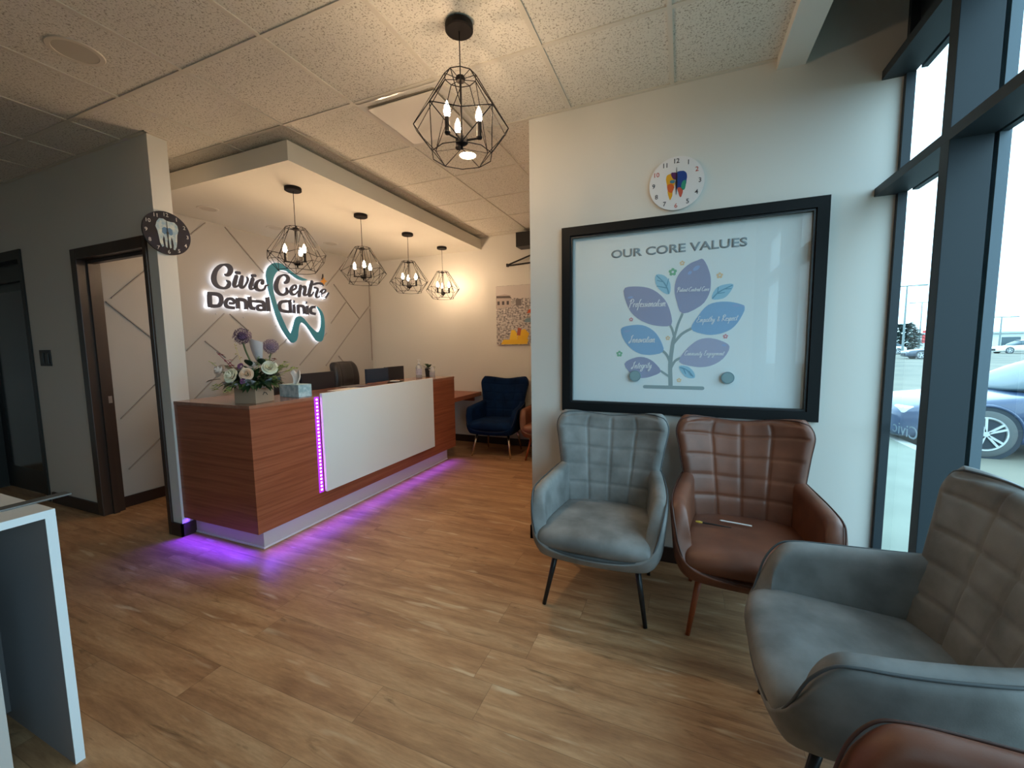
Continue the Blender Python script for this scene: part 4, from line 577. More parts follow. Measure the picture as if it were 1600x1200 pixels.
MB().ribbon(SPARK, .036, .050).build('spark', m_black, sg)
for h, v in ((-.6, .15), (-.3, .1), (.1, 0), (.4, -.02), (.65, .05), (-.7, -.1), (-.4, -.12), (0, -.2), (.4, -.25)):
    MB().tube([(h, 0, v), (h, -.024, v)], .004, 6).build('standoff_pin', mat('clear_pin', (.7, .7, .72), .3), sg)

# ================================================================== CLOCKS
def numerals(R, size, cols, base):
    ms = {}
    for k in range(1, 13):
        a = PI/2 - k*PI/6; s = str(k)
        m = text_mesh(s, 0, R*math.sin(a)-size/2, None, size, base, base+.0008, .01)
        xs = [v.co.x for v in m.bm.verts]; dx = R*math.cos(a)-(min(xs)+max(xs))/2
        for v in m.bm.verts: v.co.x += dx
        c = cols[k % len(cols)]
        ms.setdefault(c, []).append(m)
    return [(c, m) for c in ms for m in ms[c]]
def disc_clock(label, loc, rz, R, face_m, back):
    t = thing('wall_clock', label, 'clock', loc, rz, None)
    MB().disc((0, 0), R, .006, .018, 64).build('clock_face', face_m, t)
    MB().disc((0, 0), R*.30, .0, .006, 24).build('movement_box', m_black, t)
    return t
# left: dark clock with a tooth picture, hung on the end of the wall
navy = mat('navy_black_clock_face', L(24, 22, 34), .3, noise=((9, 9, 9), L(26, 30, 62), .45, .75))
t = disc_clock('round black wall clock with a blue and white tooth picture on the pier end', (-3.49, 1.878, 2.264), PI/2, .152, navy, None)
D = .0182
toothL = [(-.062,.070),(-.045,.095),(-.020,.098),(.0,.088),(.022,.086),(.050,.088),(.068,.068),(.072,.035),(.062,0),(.058,-.045),(.052,-.085),(.040,-.112),(.030,-.108),(.034,-.08),(.030,-.045),(.022,-.02),(.018,-.05),(.018,-.10),(.008,-.105),(.004,-.05),(-.004,-.05),(-.008,-.105),(-.018,-.098),(-.020,-.04),(-.026,-.02),(-.034,-.05),(-.030,-.095),(-.040,-.105),(-.052,-.075),(-.056,-.035),(-.062,.005),(-.072,.035)]
MB().prism(toothL, D-.0002, D+.0006).build('tooth_picture', mat('pale_tooth_print', L(206, 212, 206), .4, noise=((30, 30, 30), L(150, 178, 196), .35, .6)), t)
o = MB(); o.prism([(-.032,.03),(-.018,.042),(.0,.036),(.018,.042),(.032,.03),(.034,.0),(.02,-.012),(.0,.004),(-.02,-.012),(-.034,.0)], D+.0006, D+.0010)
o.build('tooth_core_picture', mat('blue_tooth_core', L(86, 124, 160), .4), t)
for c, m in numerals(.130, .026, [0], D): m.build('numeral', mat('silver_numeral', L(205, 200, 200), .4), t)
o = MB(); o.prism([(-.0035, -.01), (.0035, -.01), (.001, .088), (-.001, .088)], D+.002, D+.003); o.build('minute_hand', m_black, t)
o = MB(); o.prism([(-.005, .01), (.005, .01), (.002, -.062), (-.002, -.062)], D+.003, D+.004); o.disc((0, 0), .007, D+.002, D+.005, 12); o.build('hour_hand', m_black, t)
# right: white clock with a paint-splash tooth
t = disc_clock('round white wall clock with a colourful paint splash tooth above the core values window', (-.055, 2.744, 2.367), 0, .153, mat('white_clock_face', L(232, 228, 228), .4), None)
ms = numerals(.128, .026, ['k', 'k', 'r', 'k'], D)
for c, m in ms: m.build('numeral', mat('numeral_black' if c == 'k' else 'numeral_red', L(58, 52, 60) if c == 'k' else L(196, 90, 80), .5), t)
def splat(poly, col, d, nm):
    P = [(p.x, p.y) for p in catmull([(a, b, 0) for a, b in poly], 3, True)]
    P = [(h+random.uniform(-.0012, .0012), v+random.uniform(-.0012, .0012)) for h, v in P]
    MB().prism(P, d, d+.0004).build(nm, mat('paint_'+nm, col, .4), t)
splat([(-.058,.03),(-.052,.052),(-.03,.060),(-.012,.055),(-.008,.03),(-.008,0),(-.018,-.03),(-.022,-.07),(-.034,-.092),(-.044,-.06),(-.050,-.02)], L(228, 166, 30), D, 'yellow_splash')
splat([(.0,.058),(.02,.066),(.045,.062),(.058,.04),(.055,.0),(.048,-.02),(.02,-.03),(.002,-.03),(-.006,0)], L(24, 64, 140), D, 'blue_splash')
splat([(-.030,.062),(-.008,.064),(.006,.055),(.004,.02),(-.008,.022),(-.024,.036)], L(88, 34, 92), D+.0004, 'purple_splash')
splat([(.030,.0),(.052,.01),(.050,-.03),(.040,-.045),(.028,-.03)], L(50, 150, 120), D+.0004, 'green_splash')
splat([(.006,-.028),(.030,-.03),(.036,-.06),(.024,-.084),(.012,-.055)], L(200, 90, 70), D+.0004, 'coral_splash')
splat([(-.050,-.005),(-.025,.0),(-.012,-.02),(-.024,-.05),(-.044,-.04)], L(214, 96, 42), D+.0004, 'orange_splash')
splat([(-.035,.018),(-.010,.020),(-.010,.004),(-.03,.004)], L(70, 120, 140), D+.0008, 'teal_splash')
o = MB(); o.prism([(-.005, -.015), (.005, -.015), (.0008, .090), (-.0008, .090)], D+.002, D+.003); o.build('minute_hand', m_black, t)
o = MB(); o.prism([(-.006, .01), (.006, .01), (.001, -.066), (-.001, -.066)], D+.003, D+.004); o.disc((0, 0), .006, D+.002, D+.005, 12); o.build('hour_hand', m_black, t)

# ================================================================== RECEPTION DESK
rd = thing('reception_desk', 'long reddish wood reception desk with a white front panel and purple lights', 'reception desk', (-3.05, 3.1, 0))
c0 = (-3.05, 3.1, 0)
o = MB(); o.box((-3.05, 1.827, .145), (-2.66, 4.493, 1.018)); o.box((-3.488, 1.827, .145), (-3.05, 2.26, 1.018)); local(o, c0).build('body', m_wood, rd)
m_top = wood_material('reddish_desk_top', L(140, 92, 72), L(156, 106, 84), L(170, 122, 98), (14, 1.6, 3), .16)
o = MB(); o.box((-3.08, 1.825, 1.018), (-2.658, 4.495, 1.040)); o.box((-3.488, 1.825, 1.018), (-3.08, 2.28, 1.040)); local(o, c0).build('counter_top', m_top, rd)
o = MB(); o.box((-3.70, 2.28, .72), (-3.05, 4.493, .75)); local(o, c0).build('work_surface', m_wood, rd)
o = MB(); o.box((-3.476, 1.900, 0), (-2.715, 4.365, .145)); local(o, c0).build('plinth', mat('pale_plinth_laminate', L(206, 200, 196), .5), rd)
o = MB(); o.box((-3.4762, 1.894, .002), (-2.709, 4.368, .014)); local(o, c0).build('plinth_edge_trim', mat('white_edge_trim', L(235, 232, 240), .4), rd)
o = MB(); o.box((-2.645, 2.392, .266), (-2.620, 3.955, 1.062), .0015); o.box((-2.66, 2.45, .30), (-2.645, 3.90, 1.0)); local(o, c0).build('front_panel', m_lam, rd)
o = MB(); o.box((-2.6595, 2.348, .262), (-2.6565, 2.391, 1.036)); local(o, c0).build('light_channel', mat('violet_light_channel', L(90, 30, 130), .4, emit=(.42, .03, .85), es=.9), rd)
o = MB()
for k in range(26):
    z = .285+k*.0292
    o.box((-2.6565, 2.364, z-.006), (-2.6535, 2.376, z+.006))
local(o, c0).build('led_dots', mat('violet_led', (1, .6, 1), .4, emit=(.95, .45, 1.0), es=7), rd)
# underside LED tubes
o = MB(); o.box((-2.697, 1.95, .1405), (-2.683, 4.36, .1445)); o.box((-3.46, 1.858, .1405), (-2.72, 1.872, .1445)); local(o, c0).build('under_light_strip', mat('violet_strip', (.4, .1, .9), .5, emit=(.25, .03, 1.0), es=.6), rd)

# low wood shelf against the far wall
t = thing('side_counter', 'low wood side counter fixed to the far wall beyond the desk', 'counter', (-3.5, 4.90, .70))
MB().box((.10, -.395, 0), (.812, .404, .056), .002).build('counter_slab', m_wood, t)
MB().box((.12, .37, -.08), (.7, .404, 0)).build('wall_cleat', m_wood, t)

# ================================================================== WHITE COUNTER AT LEFT FRONT
t = thing('white_counter', 'white open-sided counter with a pale top at the left edge', 'counter', (-2.3, -.2, 0))
c0 = (-2.3, -.2, 0)
local(MB().box((-2.82, -1.5, .880), (-1.902, .628, .905), .0015), c0).build('counter_top', mat('pale_laminate_top', L(218, 214, 206), .35), t)
local(MB().box((-1.9015, -1.5, .880), (-1.900, .628, .905)), c0).build('top_edge', m_lam, t)
local(MB().box((-2.82, .603, 0), (-1.902, .627, .880)), c0).build('side_panel', mat('shaded_white_panel', L(140, 140, 144), .5), t)  # white panel toned down to grey; its shading is in the colour
local(MB().box((-1.9019, .603, 0), (-1.8995, .628, .880)), c0).build('panel_edge', m_lam, t)
local(MB().box((-2.40, -1.5, .03), (-2.38, .603, .880)), c0).build('back_panel', m_grey, t)
local(MB().box((-2.38, -1.2, 0), (-1.905, .472, .70)), c0).build('drawer_unit', mat('greige_drawer_front', L(196, 190, 184), .5), t)
tag(MB().box((-.024, -.55, 0), (.024, .22, .006), .001).build('grey_strip', mat('grey_metal_strip', L(112, 108, 104), .35, .4), None, loc=(-2.048, .495, .9055)), 'long flat grey strip lying on the white counter and overhanging its end', 'strip')

# ================================================================== PENDANTS
m_bulb = mat('glowing_candle_bulb', (1, .8, .5), .4, emit=(1.0, .70, .43), es=180)
m_cage = mat('black_wire', (.008, .006, .006), .6, 0, spec=.2)
def pendant(label, x, y, ztop, zhub, rot):
    t = thing('pendant_light', label, 'pendant light', (x, y, ztop), rot, 'black wire cage pendant lights')
    MB().lathe([(.001, 0), (.064, 0), (.066, -.004), (.066, -.026), (.060, -.030), (.001, -.030)], n=32).build('canopy', m_cage, t)
    hz = zhub-ztop; R = .231
    MB().tube([(0, 0, -.03), (0, 0, hz+.29)], .0028, 6).build('cord', m_cage, t)
    N = 10; zt, zw, zb = hz+.288, hz+.050, hz-.072
    top = [V((.077*math.cos(2*PI*k/N), .077*math.sin(2*PI*k/N), zt)) for k in range(N)]
    wid = [V((R*math.cos(2*PI*k/N), R*math.sin(2*PI*k/N), zw+(.020 if k % 2 else -.020))) for k in range(N)]
    bot = [V((.148*math.cos(2*PI*k/N), .148*math.sin(2*PI*k/N), zb)) for k in range(N)]
    o = MB(); r = .0024
    for k in range(N):
        o.tube([top[k], top[(k+1) % N]], r, 5); o.tube([wid[k], wid[(k+1) % N]], r, 5); o.tube([bot[k], bot[(k+1) % N]], r, 5)
        o.tube([top[k], wid[k]], r, 5)
        if k % 2: o.tube([top[k], wid[(k+1) % N]], r, 5)
        o.tube([(0, 0, zt-.012), top[k]], r*.8, 5)
        if k % 2 == 0: o.tube([wid[k], bot[k]], r, 5)
        else: o.tube([wid[k], bot[(k+1) % N]], r, 5); o.tube([wid[k], bot[k-1]], r, 5)
    o.build('cage', m_cage, t)
    o = MB(); o.lathe([(.001, 0), (.020, 0), (.024, -.01), (.020, -.022), (.001, -.022)], (0, 0, hz+.290), 14)
    o.tube([(0, 0, hz+.29), (0, 0, hz+.01)], .0055, 8)
    o.lathe([(.001, .018), (.026, .018), (.030, .010), (.030, -.012), (.020, -.020), (.006, -.024), (.006, -.040), (.001, -.042)], (0, 0, hz), 16)
    for k in range(3):
        a = 2*PI*k/3; o.tube([(.02*math.cos(a), .02*math.sin(a), hz), (.088*math.cos(a), .088*math.sin(a), hz+.002)], .0055, 8)
    smooth_angle(o.build('stem', m_cage, t))
    for k in range(3):
        a = 2*PI*k/3; c = (.088*math.cos(a), .088*math.sin(a), hz+.002)
        s = smooth_angle(MB().lathe([(.001, -.006), (.012, -.004), (.015, .004), (.0115, .010), (.0115, .072), (.001, .072)], c, 14).build('candle_sleeve', m_cage, t))
        MB().lathe([(.006, .072), (.012, .080), (.0155, .093), (.0145, .108), (.009, .126), (.003, .140), (.001, .144)], c, 12).build('bulb', m_bulb, s, smooth=True)
    return t
pendant('large black wire cage pendant light hanging nearest, from the tiled ceiling', -1.009, 1.838, 2.930, 2.410, math.radians(11))
for i, (y, lab, rt_) in enumerate(((2.612, 'black wire cage pendant light nearest in the row over the desk, beside the sign', 0), (3.400, 'black wire cage pendant light second in the row over the desk', -40), (4.172, 'black wire cage pendant light third in the row over the desk', 12), (4.930, 'black wire cage pendant light farthest in the row over the desk, nearest the far wall', 8))):
    pendant(lab, -3.055, y, 2.765, 2.147, math.radians(rt_))

# ================================================================== CEILING FITTINGS
def downlight(label, x, y, z, r, lit=False, group=None):
    t = thing('recessed_light', label, 'recessed light', (x, y, z), 0, group)
    smooth_angle(MB().lathe([(r*.74, .0), (r*.78, -.004), (r*.95, -.004), (r, 0)], n=40, cap=False).build('trim_ring', mat('white_trim', L(222, 216, 204), .5), t))
    MB().lathe([(.001, -.0005), (r*.76, -.0005), (r*.76, -.002), (.001, -.002)], n=32).build('lens', mat('lit_lens', (1, .85, .6), .4, emit=(1, .78, .46), es=22) if lit else mat('unlit_lens', L(206, 198, 184), .5), t)
downlight('lit round recessed light in the tiled ceiling behind the large pendant', -1.618, 3.04, 2.936, .085, True)
for y, n_ in ((2.652, 'nearest the pier'), (3.36, 'behind the nearest desk pendant'), (4.15, 'farthest along the bulkhead')):
    downlight('unlit round white recessed light under the bulkhead, ' + n_, -4.24, y, 2.765, .09, False, 'unlit lights under the bulkhead')
t = thing('ceiling_speaker', 'round white flush ceiling speaker in the tile at upper left', 'speaker', (-2.879, 1.219, 2.936))
smooth_angle(MB().lathe([(.085, 0), (.088, -.005), (.108, -.005), (.112, 0)], n=40, cap=False).build('rim', mat('speaker_rim', L(216, 208, 194), .5), t))
MB().lathe([(.001, -.0005), (.087, -.0005), (.087, -.003), (.001, -.003)], n=32).build('grille', mat('speaker_grille', L(196, 188, 174), .7, bump=(400, .3, .002)), t)
t = thing('ceiling_diffuser', 'square white air diffuser plate set in the tiled ceiling beside the large pendant', 'vent', (-1.627, 2.438, 2.930))
o = MB(); q = .296
for a_, b_ in (((-q, -q), (q, -q)), ((q, -q), (q, q)), ((q, q), (-q, q)), ((-q, q), (-q, -q))):
    A = V((*a_, -.001)); B = V((*b_, -.001)); C_ = V((b_[0]*.86, b_[1]*.86, .0045)); D_ = V((a_[0]*.86, a_[1]*.86, .0045))
    vs = [o.bm.verts.new(p) for p in (A, B, C_, D_)]; o.bm.faces.new(vs)
    vs = [o.bm.verts.new(p+V((0, 0, -.003))) for p in (A, B, C_, D_)]; o.bm.faces.new(vs)
o.build('sloped_frame', mat('glossy_white_vent', L(226, 222, 214), .12), t)
MB().box((-.245, -.245, -.016), (.245, .245, -.010), .002).build('face_plate', mat('vent_plate', L(228, 222, 212), .3), t)
MB().box((-.245, -.245, .001), (.245, .245, .004)).build('dark_gap', mat('vent_gap', L(150, 142, 130), .8), t)

# ================================================================== FAR WALL: PICTURE, TV BRACKET
t = thing('canvas_picture', 'unframed city traffic canvas with yellow cars, hung on the far wall', 'picture', (-2.16, YF, 1.83))
MB().prism([(-.255, -.402), (.29, -.402), (.29, .408), (-.255, .408)], 0, .03).build('canvas', mat('busy_grey_print', L(112, 106, 110), .7, noise=((34, 34, 46), L(214, 206, 202), .38, .62, 6)), t)
def pr(poly, col, nm, d=.0305): MB().prism(poly, .0299, d).build(nm, mat('print_'+nm, col, .7), t)
pr([(-.253, .25), (.288, .22), (.288, .405), (-.253, .405)], L(206, 198, 194), 'hazy_sky')
pr([(-.25, .10), (-.03, .12), (-.03, .27), (-.12, .295), (-.25, .28)], L(186, 172, 166), 'building', .0308)
for k in range(3):
    pr([(-.235+k*.07, .15), (-.20+k*.07, .15), (-.20+k*.07, .20), (-.235+k*.07, .20)], L(84, 78, 80), 'building_window', .0312)
pr([(-.25, .245), (-.02, .235), (-.05, .268), (-.25, .275)], L(98, 88, 86), 'building_roof', .0312)
pr([(.04, .13), (.12, .13), (.12, .22), (.04, .22)], L(120, 112, 112), 'building_block')
pr([(-.19, -.395), (.20, -.395), (.22, -.33), (-.15, -.33)], L(236, 190, 50), 'yellow_car', .031)
pr([(-.06, -.33), (.05, -.33), (.06, -.26), (.02, -.20), (-.03, -.20)], L(240, 200, 60), 'yellow_cab_front', .031)
pr([(.05, -.34), (.20, -.34), (.23, -.25), (.17, -.19), (.08, -.21)], L(236, 186, 46), 'yellow_cab', .0312)
pr([(.05, -.27), (.10, -.28), (.12, -.18), (.07, -.17)], L(178, 92, 66), 'red_roof', .0314)
pr([(.20, .02), (.285, .03), (.285, .08), (.23, .07)], L(206, 96, 60), 'orange_car')
pr([(.16, -.10), (.27, -.10), (.25, -.04), (.18, -.05)], L(120, 146, 160), 'blue_car')
for k in range(14):
    h, v = random.uniform(-.24, .2), random.uniform(-.24, .08); s_ = random.uniform(.02, .035)
    pr([(h-s_, v-s_*.5), (h+s_, v-s_*.5), (h+s_*.7, v+s_*.5), (h-s_*.7, v+s_*.5)], random.choice([L(196, 190, 188), L(76, 70, 74), L(150, 146, 150)]), 'small_car', .0307)
t = thing('wall_bracket', 'black box and V-shaped arm mounted high on the far wall', 'bracket', (-1.9, YF, 2.7))
MB().box((-.140, -.20, .0), (.16, -.01, .185), .004).build('box', m_black, t)
o = MB(); o.tube([(-.30, -.10, -.20), (.20, -.10, -.05)], .011, 8); o.tube([(-.30, -.10, -.21), (.20, -.10, -.19)], .011, 8); o.box((-.316, -.12, -.225), (-.292, -.08, -.185)); o.box((.1, -.11, -.19), (.13, 0, -.06)); o.build('arm', m_black, t)
# ================================================================== ARMCHAIRS
def cosgrid(n): return [(1-math.cos(PI*i/n))/2 for i in range(n+1)]
def mixgrid(n): return [.35*i/n+.65*(1-math.cos(PI*i/n))/2 for i in range(n+1)]
def pad(fn, us, vs, T, Lu, Lv, tuft=None, edge=None):
    """thick cushion around the surface fn(u, v); rounded rim; tuft(u, v) = depth removed from the +normal side"""
    edge = edge or T
    F, B = [], []
    e = 1e-3
    for u in us:
        rf, rb = [], []
        for v in vs:
            p = fn(u, v)
            du = fn(min(u+e, 1), v)-fn(max(u-e, 0), v); dv = fn(u, min(v+e, 1))-fn(u, max(v-e, 0))
            n = du.cross(dv); n = n.normalized() if n.length > 1e-12 else V((0, -1, 0))
            d = min(min(u, 1-u)*Lu, min(v, 1-v)*Lv); k = min(d/edge, 1); h = T*math.sqrt(max(0, 1-(1-k)**2))
            t_ = tuft(u, v)*k if tuft else 0
            rf.append(p+n*(h-t_)); rb.append(p-n*h)
        F.append(rf); B.append(rb)
    o = MB(); a = o.grid(F); b = o.grid(B)
    bmesh.ops.remove_doubles(o.bm, verts=o.bm.verts, dist=2e-4)
    return o
def half_w(z):      # backrest half width against height above floor
    pts = [(.38, .255), (.50, .270), (.62, .292), (.70, .305), (.80, .322), (.90, .343), (.97, .352), (1.04, .350)]
    for (a, b), (c, d) in zip(pts, pts[1:]):
        if z <= c: return b+(d-b)*(max(z, a)-a)/(c-a)
    return pts[-1][1]
def back_fn(u, v):
    s = 2*u-1
    # top edge: high rounded horns, dipped in the middle
    a = abs(s)
    top = .974 - .014*math.cos(min(a, 1)*PI)
    z = .38 + (top-.38)*v
    y = .185 + .155*((z-.38)/.6)**1.1 - .085*abs(s)**2.6*(.55+.45*v) + .012*math.cos(s*PI/2)
    x = s*half_w(z)
    if v > .82: x *= 1-.24*(1-math.sqrt(max(0, 1-((v-.82)/.18)**2)))
    return V((x, y, z))
def tuft(u, v):
    s = 2*u-1; z = .38+.6*v
    if abs(s) > .97: return 0
    d = min(abs(s-q)*.31 for q in (-.47, 0, .47)); k = .008*math.exp(-(d/.006)**2)
    d2 = min(abs(z-q) for q in (.545, .655, .765, .885)); k2 = .007*math.exp(-(d2/.006)**2)
    return max(k, k2)+.002*math.exp(-(d/.02)**2)+.002*math.exp(-(d2/.02)**2)
SHP = [(-.270, .240, .690), (-.300, .12, .665), (-.320, 0, .650), (-.332, -.10, .640), (-.335, -.17, .634), (-.333, -.22, .618), (-.328, -.262, .560), (-.315, -.294, .465), (-.28, -.322, .395), (-.18, -.342, .365), (0, -.352, .356)]
SHP = [(x*.925, y, z) for x, y, z in SHP]
SHP = SHP + [(-x, y, z) for x, y, z in SHP[-2::-1]]
SHC = catmull(SHP, 12)
def shell_at(u):
    f = max(0, min(1, u))*(len(SHC)-1); i = min(int(f), len(SHC)-2); return SHC[i].lerp(SHC[i+1], f-i)
def shell_fn(u, v):
    c = shell_at(u); d = shell_at(u+.004)-shell_at(u-.004); n = V((d.y, -d.x, 0)); n = n.normalized() if n.length else V((0, 0, 0))
    n = -n if n.dot(V((c.x, c.y+.05, 0))) < 0 else n
    bot = .315; z = bot+(c.z-bot)*v; q = (z-bot)/.34
    return V((c.x, c.y, z)) + n*(-.030*(1-min(q/.25, 1))**2 + .030*q - .014)
def seat_fn(u, v):
    s = 2*u-1; a = abs(s)
    yb, yf = .225, -.372+.045*a**2.5
    y = yb+(yf-yb)*v
    w_ = .268+.052*v**1.5
    if v > .80: w_ -= .04*((v-.80)/.20)**2
    z = .388 + .022*(1-s*s)*(math.sin(min(v*1.1, 1)*PI/2)) - .035*max(0, (v-.8)/.2)**2
    return V((s*w_, y, z))
def armchair(label, loc, rz, mm, mp, ml, group=None):
    t = thing('armchair', label, 'armchair', loc, rz, group)
    o = pad(back_fn, mixgrid(84), mixgrid(84), .036, .62, .60, tuft).build('backrest', mm, t, True)
    a = pad(shell_fn, [i/110 for i in range(111)], mixgrid(22), .040, 1.6, .28, None, .036).build('arm_shell', mm, t, True)
    pts = []
    for k in range(0, 121):
        u = .004+k/120*.992; p = shell_fn(u, 1.0); q = shell_fn(u, .9); c = V((p.x, p.y+.05, 0)).normalized(); pts.append(p+c*.030-V((0, 0, .012)))
    MB().tube(pts, .0042, 6).build('piping', mp, a, True)
    s = pad(seat_fn, mixgrid(30), mixgrid(34), .060, .60, .58, None, .055).build('seat', mm, t, True)
    o = MB()
    P = []
    for k in range(9):
        v = k/8; row = []
        for j in range(28):
            a = 2*PI*j/28; rx = .292*(1-.10*v**2); ry = .285*(1-.10*v**2)
            cx, sy = math.cos(a), math.sin(a); e_ = .55
            row.append(V((rx*abs(cx)**e_*(1 if cx > 0 else -1), -.055+ry*abs(sy)**e_*(1 if sy > 0 else -1), .385-.065*math.sin(v*PI/2))))
        P.append(row)
    G = o.grid(P, True); o.bm.faces.new(G[-1]); o.bm.faces.new(G[0][::-1])
    o.build('underframe', mm, t, True)
    # back outline piping
    pts = []
    for k in range(20): pts.append(back_fn(0, .45+.55*k/20))
    for k in range(41): pts.append(back_fn(k/40, 1))
    for k in range(20): pts.append(back_fn(1, 1-.55*(k+1)/20))
    b = [c for c in t.children if c.name.startswith('backrest')][0]
    MB().tube([p+V((0, .002, .0)) for p in pts], .0045, 6).build('piping', mp, b, True)
    for sx, sy in ((-1, -1), (1, -1), (-1, 1), (1, 1)):
        x1, y1 = (.266, -.290) if sy < 0 else (.245, .215)
        MB().tube([(sx*.205, sy*.17-.03, .335), (sx*x1, y1, 0)], [.0175, .0105], 14).build('leg', ml, t, True)
    return t
def suede(name, c1, c2, rough, sheen=0, spec=.3):
    m = mat(name, c1, rough, noise=((6, 6, 6), c2, .35, .68, 7), bump=(220, .12, .002), sheen=sheen, spec=spec); return m
grey = suede('grey_faux_suede', L(106, 106, 104), L(142, 142, 140), .62, .0, .4)
greyp = mat('grey_piping', L(74, 78, 80), .6)
brown = suede('brown_faux_leather', L(98, 58, 42), L(124, 76, 56), .42, 0, .45)
brownp = mat('brown_piping', L(70, 40, 30), .5)
bluef = suede('navy_fabric', L(6, 26, 56), L(10, 38, 76), .85, 0, .1)
bluep = mat('navy_piping', L(14, 24, 54), .7)
blk = mat('black_leg', (.010, .010, .011), .35)
redwood = mat('reddish_brown_leg', L(150, 76, 40), .4)
gold = mat('brass_leg', (.72, .60, .46), .25, 1)
armchair('grey tufted armchair with black legs, left one under the core values window', (-.404, 2.320, 0), 0, grey, greyp, blk)
armchair('brown tufted armchair holding a pen and brush, right one under the core values window', (.322, 2.345, 0), 0, brown, brownp, redwood)
armchair('large grey armchair seen from the side at right, backed by the glazing', (.610, 1.530, 0), math.radians(-91), grey, greyp, blk)
armchair('brown armchair mostly cut off at the bottom right corner', (.620, .680, 0), math.radians(-92), brown, brownp, redwood)
armchair('navy blue armchair with brass legs under the traffic picture', (-2.24, 4.905, 0), math.radians(3), bluef, bluep, gold)
armchair('brown armchair half hidden behind the white partition corner, beside the navy one', (-1.475, 4.90, 0), math.radians(-3), brown, brownp, redwood)
# pen and brush on the brown seat
t = thing('white_pen', 'slim white pen lying on the brown armchair seat', 'pen', (.28, 2.36, .474), math.radians(-8))
MB().tube([(-.075, 0, 0), (-.068, 0, 0), (.075, 0, 0)], [.001, .004, .004], 10).build('barrel', mat('white_pen_plastic', L(240, 236, 230), .3), t)
t = thing('small_brush', 'dark thin brush with a yellow tip on the brown armchair seat', 'brush', (.165, 2.30, .474), math.radians(-6))
MB().tube([(-.045, 0, 0), (.0, 0, .001), (.09, 0, 0)], [.005, .005, .002], 8).build('handle', m_black, t)
MB().tube([(-.078, 0, .001), (-.06, 0, .001), (-.045, 0, 0)], [.004, .007, .005], 8).build('yellow_tip', mat('yellow_tip', L(206, 170, 70), .5), t)

# ================================================================== OFFICE CHAIRS
def office_chair(label, x, y, rz, h=1.25):
    t = thing('office_chair', label, 'office chair', (x, y, 0), rz, 'black office chairs behind the desk')
    lea = mat('black_leather', L(44, 42, 44), .42, bump=(150, .1, .002))
    def fn(u, v):
        s = 2*u-1; z = .56+(h-.56)*v; w_ = .265-.03*v-(.05*max(0, (v-.86)/.14)**2); return V((s*w_, .20+.10*v-.05*s*s+.03*math.sin(v*PI*2), z))
    def tf(u, v):
        s = 2*u-1; q = .62-.15*(1-v); return .012*math.exp(-((abs(s)-q)*.25/.010)**2)+(.012*math.exp(-((v-.60+.10*s*s)/.018)**2) if abs(s) < q else 0)
    pad(fn, mixgrid(36), mixgrid(40), .055, .52, .70, tf, .05).build('backrest', lea, t, True)
    def sf(u, v):
        s = 2*u-1; return V((s*.26, .22-.5*v, .48+.01*(1-s*s)))
    pad(sf, mixgrid(20), mixgrid(20), .05, .52, .5).build('seat', lea, t, True)
    for sx in (-1, 1):
        MB().tube(catmull([(sx*.27, .18, .50), (sx*.31, .12, .68), (sx*.31, -.10, .70), (sx*.27, -.14, .50)], 6), .018, 8).build('armrest', lea, t, True)
    MB().tube([(0, 0, .08), (0, 0, .46)], .028, 12).build('gas_column', m_black, t)
    for k in range(5):
        a = 2*PI*k/5
        l_ = MB().tube([(0, 0, .11), (.29*math.cos(a), .29*math.sin(a), .075)], [.026, .016], 8).build('base_arm', m_black, t)
        MB().obox((.29*math.cos(a), .29*math.sin(a), .03), (math.cos(a), math.sin(a), 0), (-math.sin(a), math.cos(a), 0), (0, 0, 1), .028, .02, .03).build('castor', m_black, l_)
    return t
office_chair('large black leather office chair behind the middle of the desk', -3.93, 4.22, math.radians(90+8), 1.235)
office_chair('black office chair mostly hidden behind the flowers and screen', -4.02, 3.02, math.radians(90-6), 1.20)

# ================================================================== SCREENS
def monitor(label, x, y, rz, w_, ztop, hgt, col):
    t = thing('monitor', label, 'monitor', (x, y, .75), rz, None)
    z1 = ztop-.75; z0 = z1-hgt
    MB().box((-w_/2, -.012, z0), (w_/2, .020, z1), .003).build('back_shell', mat('monitor_shell_'+col, L(40, 38, 42) if col == 'black' else L(46, 62, 80), .4), t)
    MB().box((-w_/2+.008, .020, z0+.012), (w_/2-.008, .022, z1-.01)).build('screen', mat('dark_screen', (.01, .011, .013), .2), t)
    o = MB(); o.box((-.03, -.04, .01), (.03, -.012, z0+.08)); o.lathe([(.001, 0), (.11, 0), (.11, .008), (.001, .010)], (0, -.02, 0), 24); o.build('stand', m_black, t)
    return t
# shell faces the visitor (+X); rotated so local -Y looks to +X
monitor('black monitor seen from behind, between the tissue box and the big chair', -3.29, 2.965, math.radians(90+3), .41, 1.182, .27, 'black')
monitor('blue-grey backed monitor standing behind the counter in front of the big chair', -3.27, 3.79, math.radians(90-2), .35, 1.175, .24, 'blue')
monitor('black monitor at the far end of the desk beside the sanitiser bottle', -3.31, 4.15, math.radians(90+2), .36, 1.178, .24, 'black')

# ================================================================== THINGS ON THE DESK
ZT = 1.0405
